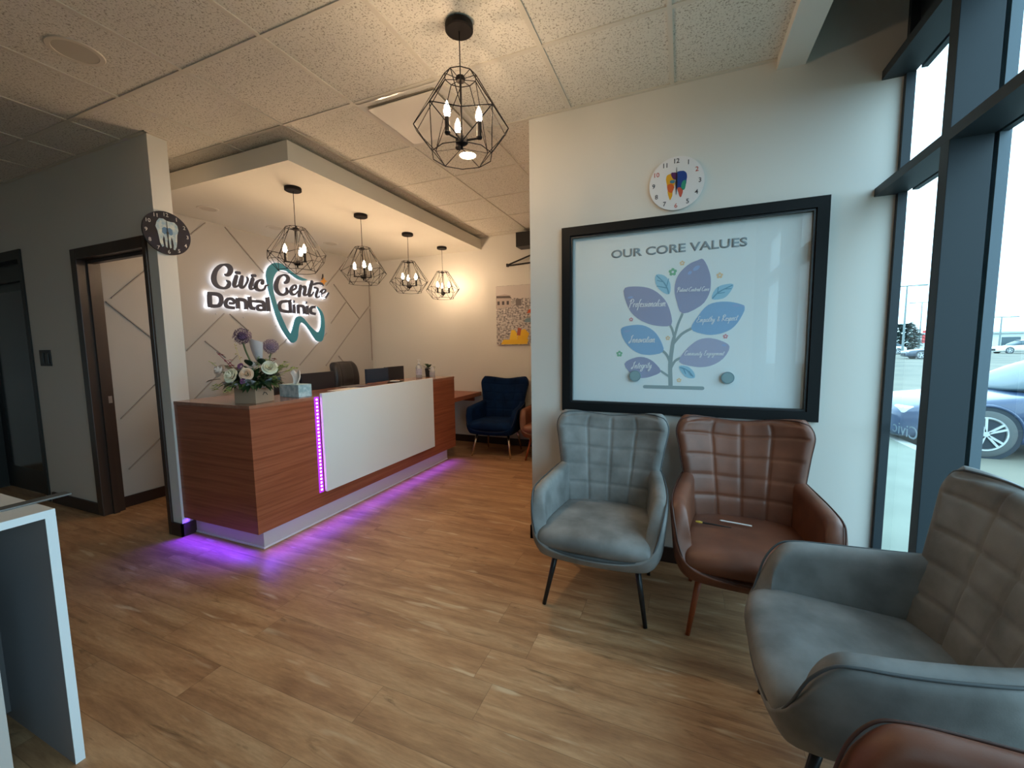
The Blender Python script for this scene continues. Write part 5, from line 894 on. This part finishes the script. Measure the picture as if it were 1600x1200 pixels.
# tissue box
t = thing('tissue_box', 'light blue tissue box with a white tissue standing up, on the desk', 'tissue box', (-2.825, 2.325, ZT), math.radians(-3))
MB().box((-.112, -.058, 0), (.112, .058, .098), .003).build('carton', mat('blue_patterned_carton', L(150, 186, 196), .55, noise=((26, 26, 26), L(196, 220, 226), .42, .62)), t)
def tis(u, v):
    a = (u-.5)*2.6; r = .020+.035*v; return V((r*math.sin(a)+.02*math.sin(v*3), r*math.cos(a)*.7-.01, .094+.105*v+.012*math.sin(6*a)*v))
o = MB(); o.grid([[tis(i/16, j/10) for j in range(11)] for i in range(17)]); o.grid([[tis(i/16, j/10)*.96+V((.002, .003, .004)) for j in range(11)] for i in range(17)])
o.build('tissue', mat('white_tissue', L(236, 232, 228), .8), t, True)
# sanitiser bottle
clearp = mat('clear_plastic', (.80, .84, .86), .12, alpha=.45)
t = thing('sanitiser_bottle', 'clear pump sanitiser bottle with a white pump on the far part of the desk', 'bottle', (-2.98, 4.20, ZT))
smooth_angle(MB().lathe([(.001, 0), (.036, 0), (.038, .006), (.038, .125), (.030, .148), (.013, .158), (.013, .170), (.001, .170)], n=24).build('bottle_body', clearp, t))
MB().lathe([(.001, .002), (.034, .002), (.034, .018), (.001, .018)], n=24).build('base_label', mat('navy_label', L(50, 50, 90), .5), t)
MB().lathe([(.0385, .035), (.0385, .110)], n=24, cap=False).build('label', mat('pale_label', L(206, 208, 222), .6, noise=((60, 60, 160), L(140, 140, 170), .5, .6)), t)
o = MB(); o.lathe([(.001, .168), (.014, .168), (.014, .185), (.005, .188), (.005, .215), (.001, .215)], n=16); o.lathe([(.001, .212), (.016, .212), (.016, .224), (.001, .226)], n=16); o.tube([(0, 0, .219), (.035, -.01, .215)], .005, 8); o.build('pump', m_plaster_white, t)
# second small clear bottle / jar with dark plant pot behind
t = thing('glass_jar', 'small clear jar with a white card band on the far end of the counter', 'jar', (-2.90, 4.37, ZT))
smooth_angle(MB().lathe([(.001, 0), (.034, 0), (.035, .004), (.035, .085), (.024, .10), (.024, .125), (.001, .125)], n=24).build('jar_body', clearp, t))
MB().lathe([(.0355, .02), (.0355, .06)], n=24, cap=False).build('label', mat('jar_label', L(176, 176, 184), .6), t)
MB().box((-.05, -.004, .082), (.05, .0, .094)).build('card_band', mat('cream_card', L(226, 220, 206), .6), t)
t = thing('potted_plant', 'small dark potted plant with glossy leaves at the far end of the desk', 'plant', (-3.0, 4.44, ZT))
smooth_angle(MB().lathe([(.001, 0), (.040, 0), (.050, .10), (.046, .10), (.044, .09), (.001, .09)], n=24).build('pot', mat('dark_pot', L(44, 44, 40), .5), t))
leafg = mat('dark_green_leaf', L(44, 62, 36), .35, noise=((20, 20, 20), L(66, 88, 50), .4, .6))
def leaf(mb, base, dirv, ln, wd, curl=.25, upv=(0, 0, 1)):
    base, d = V(base), V(dirv).normalized(); side = d.cross(V(upv)); side = side.normalized() if side.length > .05 else V((1, 0, 0)); nn = side.cross(d)
    P = []
    for i in range(7):
        t_ = i/6; w_ = wd*math.sin(PI*min(.04+t_*.96, 1))**.8*(1-.25*t_); c = base+d*ln*t_ - nn*(curl*ln*t_*t_)
        P.append([c+side*w_+nn*w_*.25, c, c-side*w_+nn*w_*.25])
    mb.grid(P)
o = MB(); stq = MB()
for k in range(16):
    a = k*2.4; e_ = random.uniform(.2, 1.1); dd = V((math.cos(a)*math.cos(e_), math.sin(a)*math.cos(e_), math.sin(e_)))
    b0 = V((0, 0, .09))+dd*random.uniform(.02, .05); leaf(o, b0, dd, random.uniform(.045, .07), .02); stq.tube([(0, 0, .085), b0], .0015, 4)
o.build('foliage', leafg, t, True); stq.build('stems', leafg, t)
# dark tray with white card, papers
t = thing('phone_tray', 'small round-edged dark tray on the counter in front of the blue monitor', 'tray', (-2.86, 3.60, ZT), math.radians(10))
smooth_angle(MB().lathe([(.001, 0), (.075, 0), (.088, .010), (.086, .012), (.074, .004), (.001, .004)], n=32).build('tray', m_black, t))
tag(MB().box((-.045, -.028, 0), (.045, .028, .006), .001).build('white_card', m_plaster_white, None, loc=(-2.85, 3.575, ZT+.013), rz=.3), 'small white card resting on the dark tray on the counter', 'card')
tag(MB().box((-.105, -.15, 0), (.105, .15, .002)).build('paper_sheet', mat('printed_paper', L(226, 222, 218), .7, noise=((6, 90, 6), L(196, 192, 190), .5, .56)), None, loc=(-2.80, 2.86, ZT), rz=.06), 'white sheet of paper lying flat on the desk top behind the white panel', 'paper')
tag(MB().box((-.09, -.12, 0), (.09, .12, .006), .001).build('dark_folder', mat('slate_folder', L(90, 88, 96), .4), None, loc=(-2.96, 3.10, ZT), rz=-.1), 'thin dark folder lying on the desk top beside the paper', 'folder')

# ================================================================== FLOWERS
t = thing('flower_arrangement', 'mixed flower arrangement with white roses in a kraft box on the desk corner', 'flowers', (-2.822, 1.985, ZT))
kraft = mat('kraft_card', L(176, 146, 120), .75)
o = MB()
o.bm.free(); o.bm = bmesh.new()
hx, hy, hh = .105, .085, .135
R_ = Matrix.Rotation(math.radians(12), 3, 'Z')
def rb(a, b): m_ = MB().box(a, b, .002); [setattr(v, 'co', R_ @ v.co) for v in m_.bm.verts]; return m_
rb((-.085, -.085, 0), (.085, .085, .130)).build('kraft_box', kraft, t)
m2 = MB()
for pts in ([(.0, .055), (.014, .073), (.032, .066), (.042, .052)],):
    m2.tube([R_ @ V((.0862, p[0]-.02, p[1])) for p in pts], .0022, 6)
m2.build('black_mark', m_black, t)
def foil(u, v):
    a = 2*PI*u; r = .098+.062*v+.016*math.sin(9*a+2*v)*v+.008*math.sin(17*a); return V((r*math.cos(a), r*math.sin(a), .105+.055*v+.014*math.sin(7*a+1)*v))
o = MB(); o.grid([[foil(i/90, j/8) for j in range(9)] for i in range(91)]); o.grid([[foil(i/90, j/8)+V((0, 0, .003)) for j in range(9)] for i in range(91)])
o.build('silver_wrap', mat('pale_silver_foil', L(206, 208, 216), .3, .35), t)
def rose(c, r, nrm, m, nm='rose'):
    c, nrm = V(c), V(nrm).normalized(); q = nrm.to_track_quat('Z', 'Y'); o = MB()
    for ring, (n_, rr, hgt, tilt) in enumerate(((3, .22, .62, .15), (4, .45, .60, .35), (5, .72, .50, .6), (6, 1.0, .36, .95))):
        for k in range(n_):
            a0 = 2*PI*k/n_+ring*.7; P = []
            for i in range(7):
                a = a0+(i/6-.5)*2*PI/n_*1.45; row = []
                for j in range(5):
                    v = j/4; rad = r*(rr*.45+rr*.55*math.sin(v*PI/2)**(1-.4*tilt)); e_ = 1-.22*abs(i/6-.5)*2*v
                    row.append(q @ V((rad*math.cos(a), rad*math.sin(a), r*(hgt*v*e_*1.3-tilt*.25*v*v)-r*.35+.15*r*(3-ring)*.5))+c)
                P.append(row)
            o.grid(P)
    return o.build(nm, m, t, True)
cream = mat('cream_petal', L(250, 244, 220), .6); peach = mat('peach_petal', L(248, 222, 196), .6); blush = mat('blush_petal', L(240, 224, 212), .6)
rose((.0, -.165, .205), .052, (.15, -1, .45), cream)
rose((.085, -.11, .210), .046, (.6, -.8, .3), peach)
rose((-.13, -.15, .235), .050, (-.2, -1, .5), blush)
rose((.135, .03, .250), .052, (.8, -.6, .4), cream)
rose((.01, .0, .27), .036, (.2, -.6, 1), blush)
# purple-pink small roses
for c in ((.0, -.09, .265), (.08, -.135, .165)): rose(c, .022, (.3, -1, .5), mat('mauve_petal', L(160, 110, 150), .6), 'small_rose')
# allium heads
def allium(c, r, m, n_=260):
    o = MB()
    for k in range(n_):
        zz = 1-2*(k+.5)/n_; a = k*2.39996; s_ = math.sqrt(1-zz*zz); d = V((s_*math.cos(a), s_*math.sin(a), zz)); rr = r*random.uniform(.82, 1.08); p = V(c)+d*rr
        q = d.orthogonal().normalized(); w_ = d.cross(q); f_ = .0062
        for m_ in range(3):
            b = (q*math.cos(m_*2.1)+w_*math.sin(m_*2.1)); vs = [o.bm.verts.new(x) for x in (p-d*.004, p+b*f_+d.cross(b)*f_*.4, p+b*f_*1.6+d*.002, p+b*f_-d.cross(b)*f_*.4)]; o.bm.faces.new(vs)
    o.lathe([(.001, -r*.6), (r*.5, -r*.35), (r*.62, 0), (r*.5, r*.35), (.001, r*.6)], c, 10)
    return o.build('allium_head', m, t)
al = mat('dusty_purple_petal', L(120, 92, 126), .7, noise=((40, 40, 40), L(86, 66, 92), .4, .6))
allium((-.070, -.01, .470), .056, al); allium((.085, .085, .395), .050, mat('grey_mauve_petal', L(150, 128, 150), .7))
stem = mat('pale_green_stem', L(104, 122, 84), .5)
o = MB(); o.tube(catmull([(.02, .0, .10), (.0, .0, .25), (-.045, -.008, .36), (-.068, -.01, .43)], 5), .006, 7); o.tube([(.05, .04, .12), (.085, .085, .35)], .004, 6)
o.build('stems', stem, t, True)
# pale wrapped card / leaf cone
def cone(u, v):
    a = (u-.5)*2.2; r = .014+.085*v*(1.10-.45*v); return V((.035+r*math.sin(a)+.01*v, .04-r*math.cos(a), .26+.19*v-.05*abs(u-.5)*v))
o = MB(); o.grid([[cone(i/14, j/12) for j in range(13)] for i in range(15)]); o.grid([[cone(i/14, j/12)+V((0, .003, 0)) for j in range(13)] for i in range(15)])
o.build('pale_spathe', mat('pale_spathe', L(232, 220, 220), .6), t, True)
# foliage
ROSES = ((.0, -.175, .215), (.085, -.12, .22), (-.13, -.16, .245), (.135, .03, .26), (.01, 0, .29))
o = MB()
for k in range(420):
    a = random.uniform(0, 2*PI); e_ = random.uniform(-.25, .95); dd = V((math.cos(a)*math.cos(e_), math.sin(a)*math.cos(e_), math.sin(e_)))
    b0 = V((0, 0, .15))+V((dd.x*random.uniform(.03, .16), dd.y*random.uniform(.03, .16), dd.z*random.uniform(.02, .09)))
    ln_ = random.uniform(.05, .105)
    if min((b0+dd*ln_*q_-V(c_)).length for q_ in (.3, .6, .95) for c_ in ROSES) < .062: continue
    leaf(o, b0, dd, ln_, random.uniform(.010, .020), .35)
o.build('foliage', leafg, t, True)
o = MB()
for b0, dd, ln, wd in (((-.13, -.09, .20), (-1, -.3, .35), .11, .035), ((-.17, -.12, .17), (-1, -.35, -.05), .11, .028), ((-.12, -.06, .22), (-.9, -.2, .7), .10, .032), ((.02, -.03, .26), (.3, -.5, .6), .08, .03), ((.07, .02, .27), (.5, -.4, .5), .09, .03), ((.13, -.02, .16), (.9, -.3, -.2), .12, .03)):
    leaf(o, b0, dd, ln, wd, .15)
o.build('broad_leaves', mat('deep_green_leaf', L(34, 58, 40), .35), t, True)
def sprig(base, tip, n_, r, m, nm):
    o = MB(); base, tip = V(base), V(tip); o.tube([base, (base+tip)/2+V((0, 0, .01)), tip], .0018, 5)
    for k in range(n_):
        f_ = .35+.65*k/n_; p = base.lerp(tip, f_)+V((random.uniform(-1, 1), random.uniform(-1, 1), random.uniform(-1, 1)))*.014
        for m_ in range(4):
            a = random.uniform(0, 6.3); leaf(o, p, (math.cos(a), math.sin(a), random.uniform(-.2, .8)), r*1.6, r*.6, .1)
    return o.build(nm, m, t)
pinkm = mat('crimson_petal', L(158, 62, 84), .6); lime = mat('lime_petal', L(190, 196, 128), .6); rust = mat('rust_petal', L(142, 78, 68), .6)
sprig((-.08, -.06, .20), (-.22, -.10, .36), 9, .010, pinkm, 'pink_sprig'); sprig((-.06, -.06, .20), (-.12, -.09, .30), 7, .010, pinkm, 'pink_sprig')
sprig((.09, .03, .22), (.15, .07, .31), 8, .012, rust, 'rust_sprig')
sprig((-.06, -.02, .2), (-.10, -.05, .42), 6, .010, mat('cream_bud', L(214, 206, 150), .6), 'cream_sprig'); sprig((-.14, -.10, .2), (-.25, -.14, .30), 7, .007, lime, 'lime_sprig')
for a_, b_ in (((.12, .05, .2), (.19, .10, .25)), ((.14, .06, .2), (.17, .13, .29)), ((.0, .02, .22), (.05, .03, .33)), ((.12, .05, .2), (.22, .12, .27)), ((.13, .03, .16), (.20, .03, .18)), ((.15, .08, .18), (.24, .17, .24)), ((.05, .0, .22), (.06, .02, .36)), ((-.10, -.15, .13), (-.14, -.20, .11)), ((.03, -.15, .13), (.02, -.21, .10)), ((.02, .06, .22), (.10, .03, .31))):
    sprig(a_, b_, 10, .013, lime, 'lime_sprig')
# ================================================================== OUTSIDE
g = struct(MB().box((-30, -30, -.32), (140, 180, -.20)).build('ground', m_asph)); g['label'] = 'pale dusty car park surface outside'
struct(MB().box((1.07, -12, -.20), (2.98, 14, -.08)).build('sidewalk', m_conc))
struct(MB().box((2.98, -12, -.20), (3.12, 14, -.08)).build('kerb', mat('kerb_concrete', L(176, 178, 172), .9)))
m_tyre = mat('dusty_tyre', L(88, 92, 92), .8); m_rim = mat('silver_alloy', L(206, 212, 214), .3, .6); m_cglass = mat('car_glass', L(60, 80, 88), .08)
def car(label, loc, rz, col, wheels=True, L_=4.6, name='car'):
    t = thing(name, label, 'car', loc, rz)
    # local: nose towards -X, side seen at -Y
    st = [(-2.30, .60, .20, .54, .58), (-2.22, .78, .16, .62, .67), (-1.95, .86, .14, .70, .76), (-1.4, .89, .18, .78, .82), (-.85, .90, .18, .86, .90), (-.2, .91, .18, .90, .93), (.8, .91, .18, .92, .95), (1.5, .90, .18, .92, .97), (2.0, .86, .22, .88, .95), (2.22, .78, .30, .74, .80), (2.30, .60, .36, .60, .64)]
    P = []
    for x, hw, zb, zs, zt in st:
        P.append([V((x, y, z)) for y, z in ((-hw*.8, zb), (-hw*.97, zb+.10), (-hw, (zb+zs)/2), (-hw*.985, zs-.03), (-hw*.90, zs+.01), (-hw*.5, zt), (0, zt+.01), (hw*.5, zt), (hw*.90, zs+.01), (hw*.985, zs-.03), (hw, (zb+zs)/2), (hw*.97, zb+.10), (hw*.8, zb))])
    m_paint = mat('paint_'+col[0], col[1], .22, coat=.6)
    o = MB(); G = o.grid(P, True); o.bm.faces.new(G[0][::-1]); o.bm.faces.new(G[-1])
    b = o.build('body', m_paint, t, True); sm = b.modifiers.new('s', 'SUBSURF'); sm.levels = sm.render_levels = 2
    gs = [(-1.05, .78, .88, .02), (-.35, .66, .90, .46), (.1, .62, .92, .52), (.9, .62, .93, .50), (1.5, .64, .95, .32), (1.95, .74, .94, .03)]
    P = [[V((x, y, z)) for y, z in ((-hw-.06, z0-.04), (-hw, z0+h*.5), (-hw*.86, z0+h*.95), (0, z0+h+.02), (hw*.86, z0+h*.95), (hw, z0+h*.5), (hw+.06, z0-.04))] for x, hw, z0, h in gs]
    o = MB(); G = o.grid(P, True); o.bm.faces.new(G[0][::-1]); o.bm.faces.new(G[-1])
    b = o.build('cabin_glass', m_cglass, t, True); sm = b.modifiers.new('s', 'SUBSURF'); sm.levels = sm.render_levels = 2
    o = MB(); P = [[V((x, y, z)) for y in (-.50, -.25, 0, .25, .50) for z in (1.40-.07*abs(x-.35)**2+(-.02 if abs(y) > .4 else .012),)] for x in (-.3, 0, .35, .8, 1.2)]
    o.grid(P); o.grid([[p+V((0, 0, .02)) for p in r_] for r_ in P]); o.build('roof_panel', m_paint, t, True)
    for wx in (-1.38, 1.36):
        for sy in (-1, 1):
            o = MB(); prof = [(.20, -.10), (.30, -.105), (.335, -.08), (.335, .08), (.30, .105), (.20, .10)]
            rings = [[V((wx+r_*math.cos(a), sy*.80+yy, .335+r_*math.sin(a))) for a in [2*PI*k/36 for k in range(36)]] for r_, yy in prof]
            o.grid(rings, True); wn_ = o.build('wheel', m_tyre, t, True)
            o = MB(); y0 = sy*.895
            ring = [(wx+.222*math.cos(a), y0, .335+.222*math.sin(a)) for a in [2*PI*k/36 for k in range(36)]]
            o.tube(ring, .014, 6, closed=True)
            for k in range(5):
                for da in (-.16, .16):
                    a = 2*PI*k/5+.5+da; o.obox((wx+.115*math.cos(a), y0, .335+.115*math.sin(a)), (math.cos(a), 0, math.sin(a)), (0, 1, 0), (-math.sin(a), 0, math.cos(a)), .108, .012, .014)
            o.tube([(wx, y0-.018, .335), (wx, y0+.018, .335)], .035, 16); o.build('alloy_rim', m_rim, wn_)
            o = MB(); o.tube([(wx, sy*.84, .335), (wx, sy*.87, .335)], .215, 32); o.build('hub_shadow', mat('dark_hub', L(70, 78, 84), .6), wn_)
            o = MB(); ring = [(wx+.385*math.cos(a), sy*.885, .335+.385*math.sin(a)) for a in [PI*k/20 for k in range(-2, 23)]]; o.tube(ring, .022, 6); o.build('wheel_arch', m_paint, t, True)
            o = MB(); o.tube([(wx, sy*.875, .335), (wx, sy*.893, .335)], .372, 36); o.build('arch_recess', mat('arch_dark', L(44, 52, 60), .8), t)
    for sy in (-1, 1):
        MB().box((-2.22, sy*.62-.13, .56), (-2.02, sy*.62+.13, .66), .03).build('headlight', mat('headlight', L(220, 230, 234), .15), t)
    o = MB(); o.box((-2.315, -.42, .30), (-2.27, .42, .50), .01); o.build('grille', m_black, t)
    o = MB()
    for sy in (-1, 1): o.tube([(-.8, sy*.905, .66), (1.9, sy*.89, .70)], .006, 5)
    o.build('side_crease', mat('crease', L(150, 170, 186), .3), t)
    return t
G0 = -.20
car('dark navy car parked outside the glazing, front wheel in view', (5.20, 8.38, G0), 0, ('navy', L(48, 66, 96)))
car('dark grey car far across the car park, above the navy one', (19.9, 45.5, G0), math.radians(-4), ('slate', L(62, 74, 90)))
car('white car in the farther row beyond the grey one', (34.0, 62.5, G0), math.radians(4), ('white', L(226, 232, 234)))
car('small silver-white car far off in the narrow glass strip', (21.2, 60.6, G0), math.radians(2), ('silver', L(214, 224, 226)))
def pole(label, x, y, h, w_):
    t = thing('street_lamp', label, 'street lamp', (x, y, G0))
    MB().tube([(0, 0, 0), (0, 0, h)], [.12, .07], 8).build('pole', mat('grey_pole', L(120, 132, 132), .6), t)
    o = MB(); o.tube([(-w_, .2, h+.05), (w_, -.2, h+.05)], .06, 6); o.box((-w_-.5, .0, h-.02), (-w_+.2, .35, h+.12)); o.box((w_-.2, -.35, h-.02), (w_+.5, 0, h+.12)); o.build('lamp_head', mat('grey_pole', L(120, 132, 132), .6), t)
pole('tall twin-head car park lamp post in the narrow glass strip', .359*62, .933*62, 7.35, 1.1)
pole('distant car park lamp post right of the nearer one', .378*95, .926*95, 7.6, 1.0)
pole('short distant lamp post seen through the right pane', .459*85, .888*85, 4.4, 1.0)
t = thing('tree', 'dark bushy evergreen tree far across the car park', 'tree', (.356*74, .934*74, G0))
MB().tube([(0, 0, 0), (0, 0, 2.2)], [.2, .1], 8).build('trunk', mat('bark', L(84, 76, 66), .9), t)
o = MB()
for k in range(700):
    z = random.uniform(.3, 3.6); r_ = 1.9*math.sin(min(1, (z+.3)/2.2)*PI/2)*(1-max(0, z-1.6)/2.9)**.7*random.uniform(.5, 1.05); a = random.uniform(0, 6.3)
    leaf(o, (r_*math.cos(a), r_*math.sin(a), z), (math.cos(a), math.sin(a), random.uniform(-.2, .6)), random.uniform(.5, 1.0), .26, .2)
o.build('crown', mat('blue_green_foliage', L(60, 78, 74), .8), t)
t = thing('shop_building', 'long low pale shop with a red sign band across the car park', 'building', (58, 104, G0))
MB().box((-17, 0, 0), (26, 12, 2.6)).build('walls', mat('shop_wall', L(206, 214, 212), .9), t)
MB().box((-15.2, -.3, 1.0), (-9, 0, 3.4)).build('sign_band', mat('shop_red', L(206, 70, 70), .7), t)
MB().box((-17.5, -.5, 2.6), (26.5, 12, 2.9)).build('roof_edge', mat('shop_roof', L(170, 178, 180), .8), t)
for k in range(8):
    MB().box((-8+k*4, -.05, .3), (-5.5+k*4, 0, 1.9)).build('window', m_cglass, t)
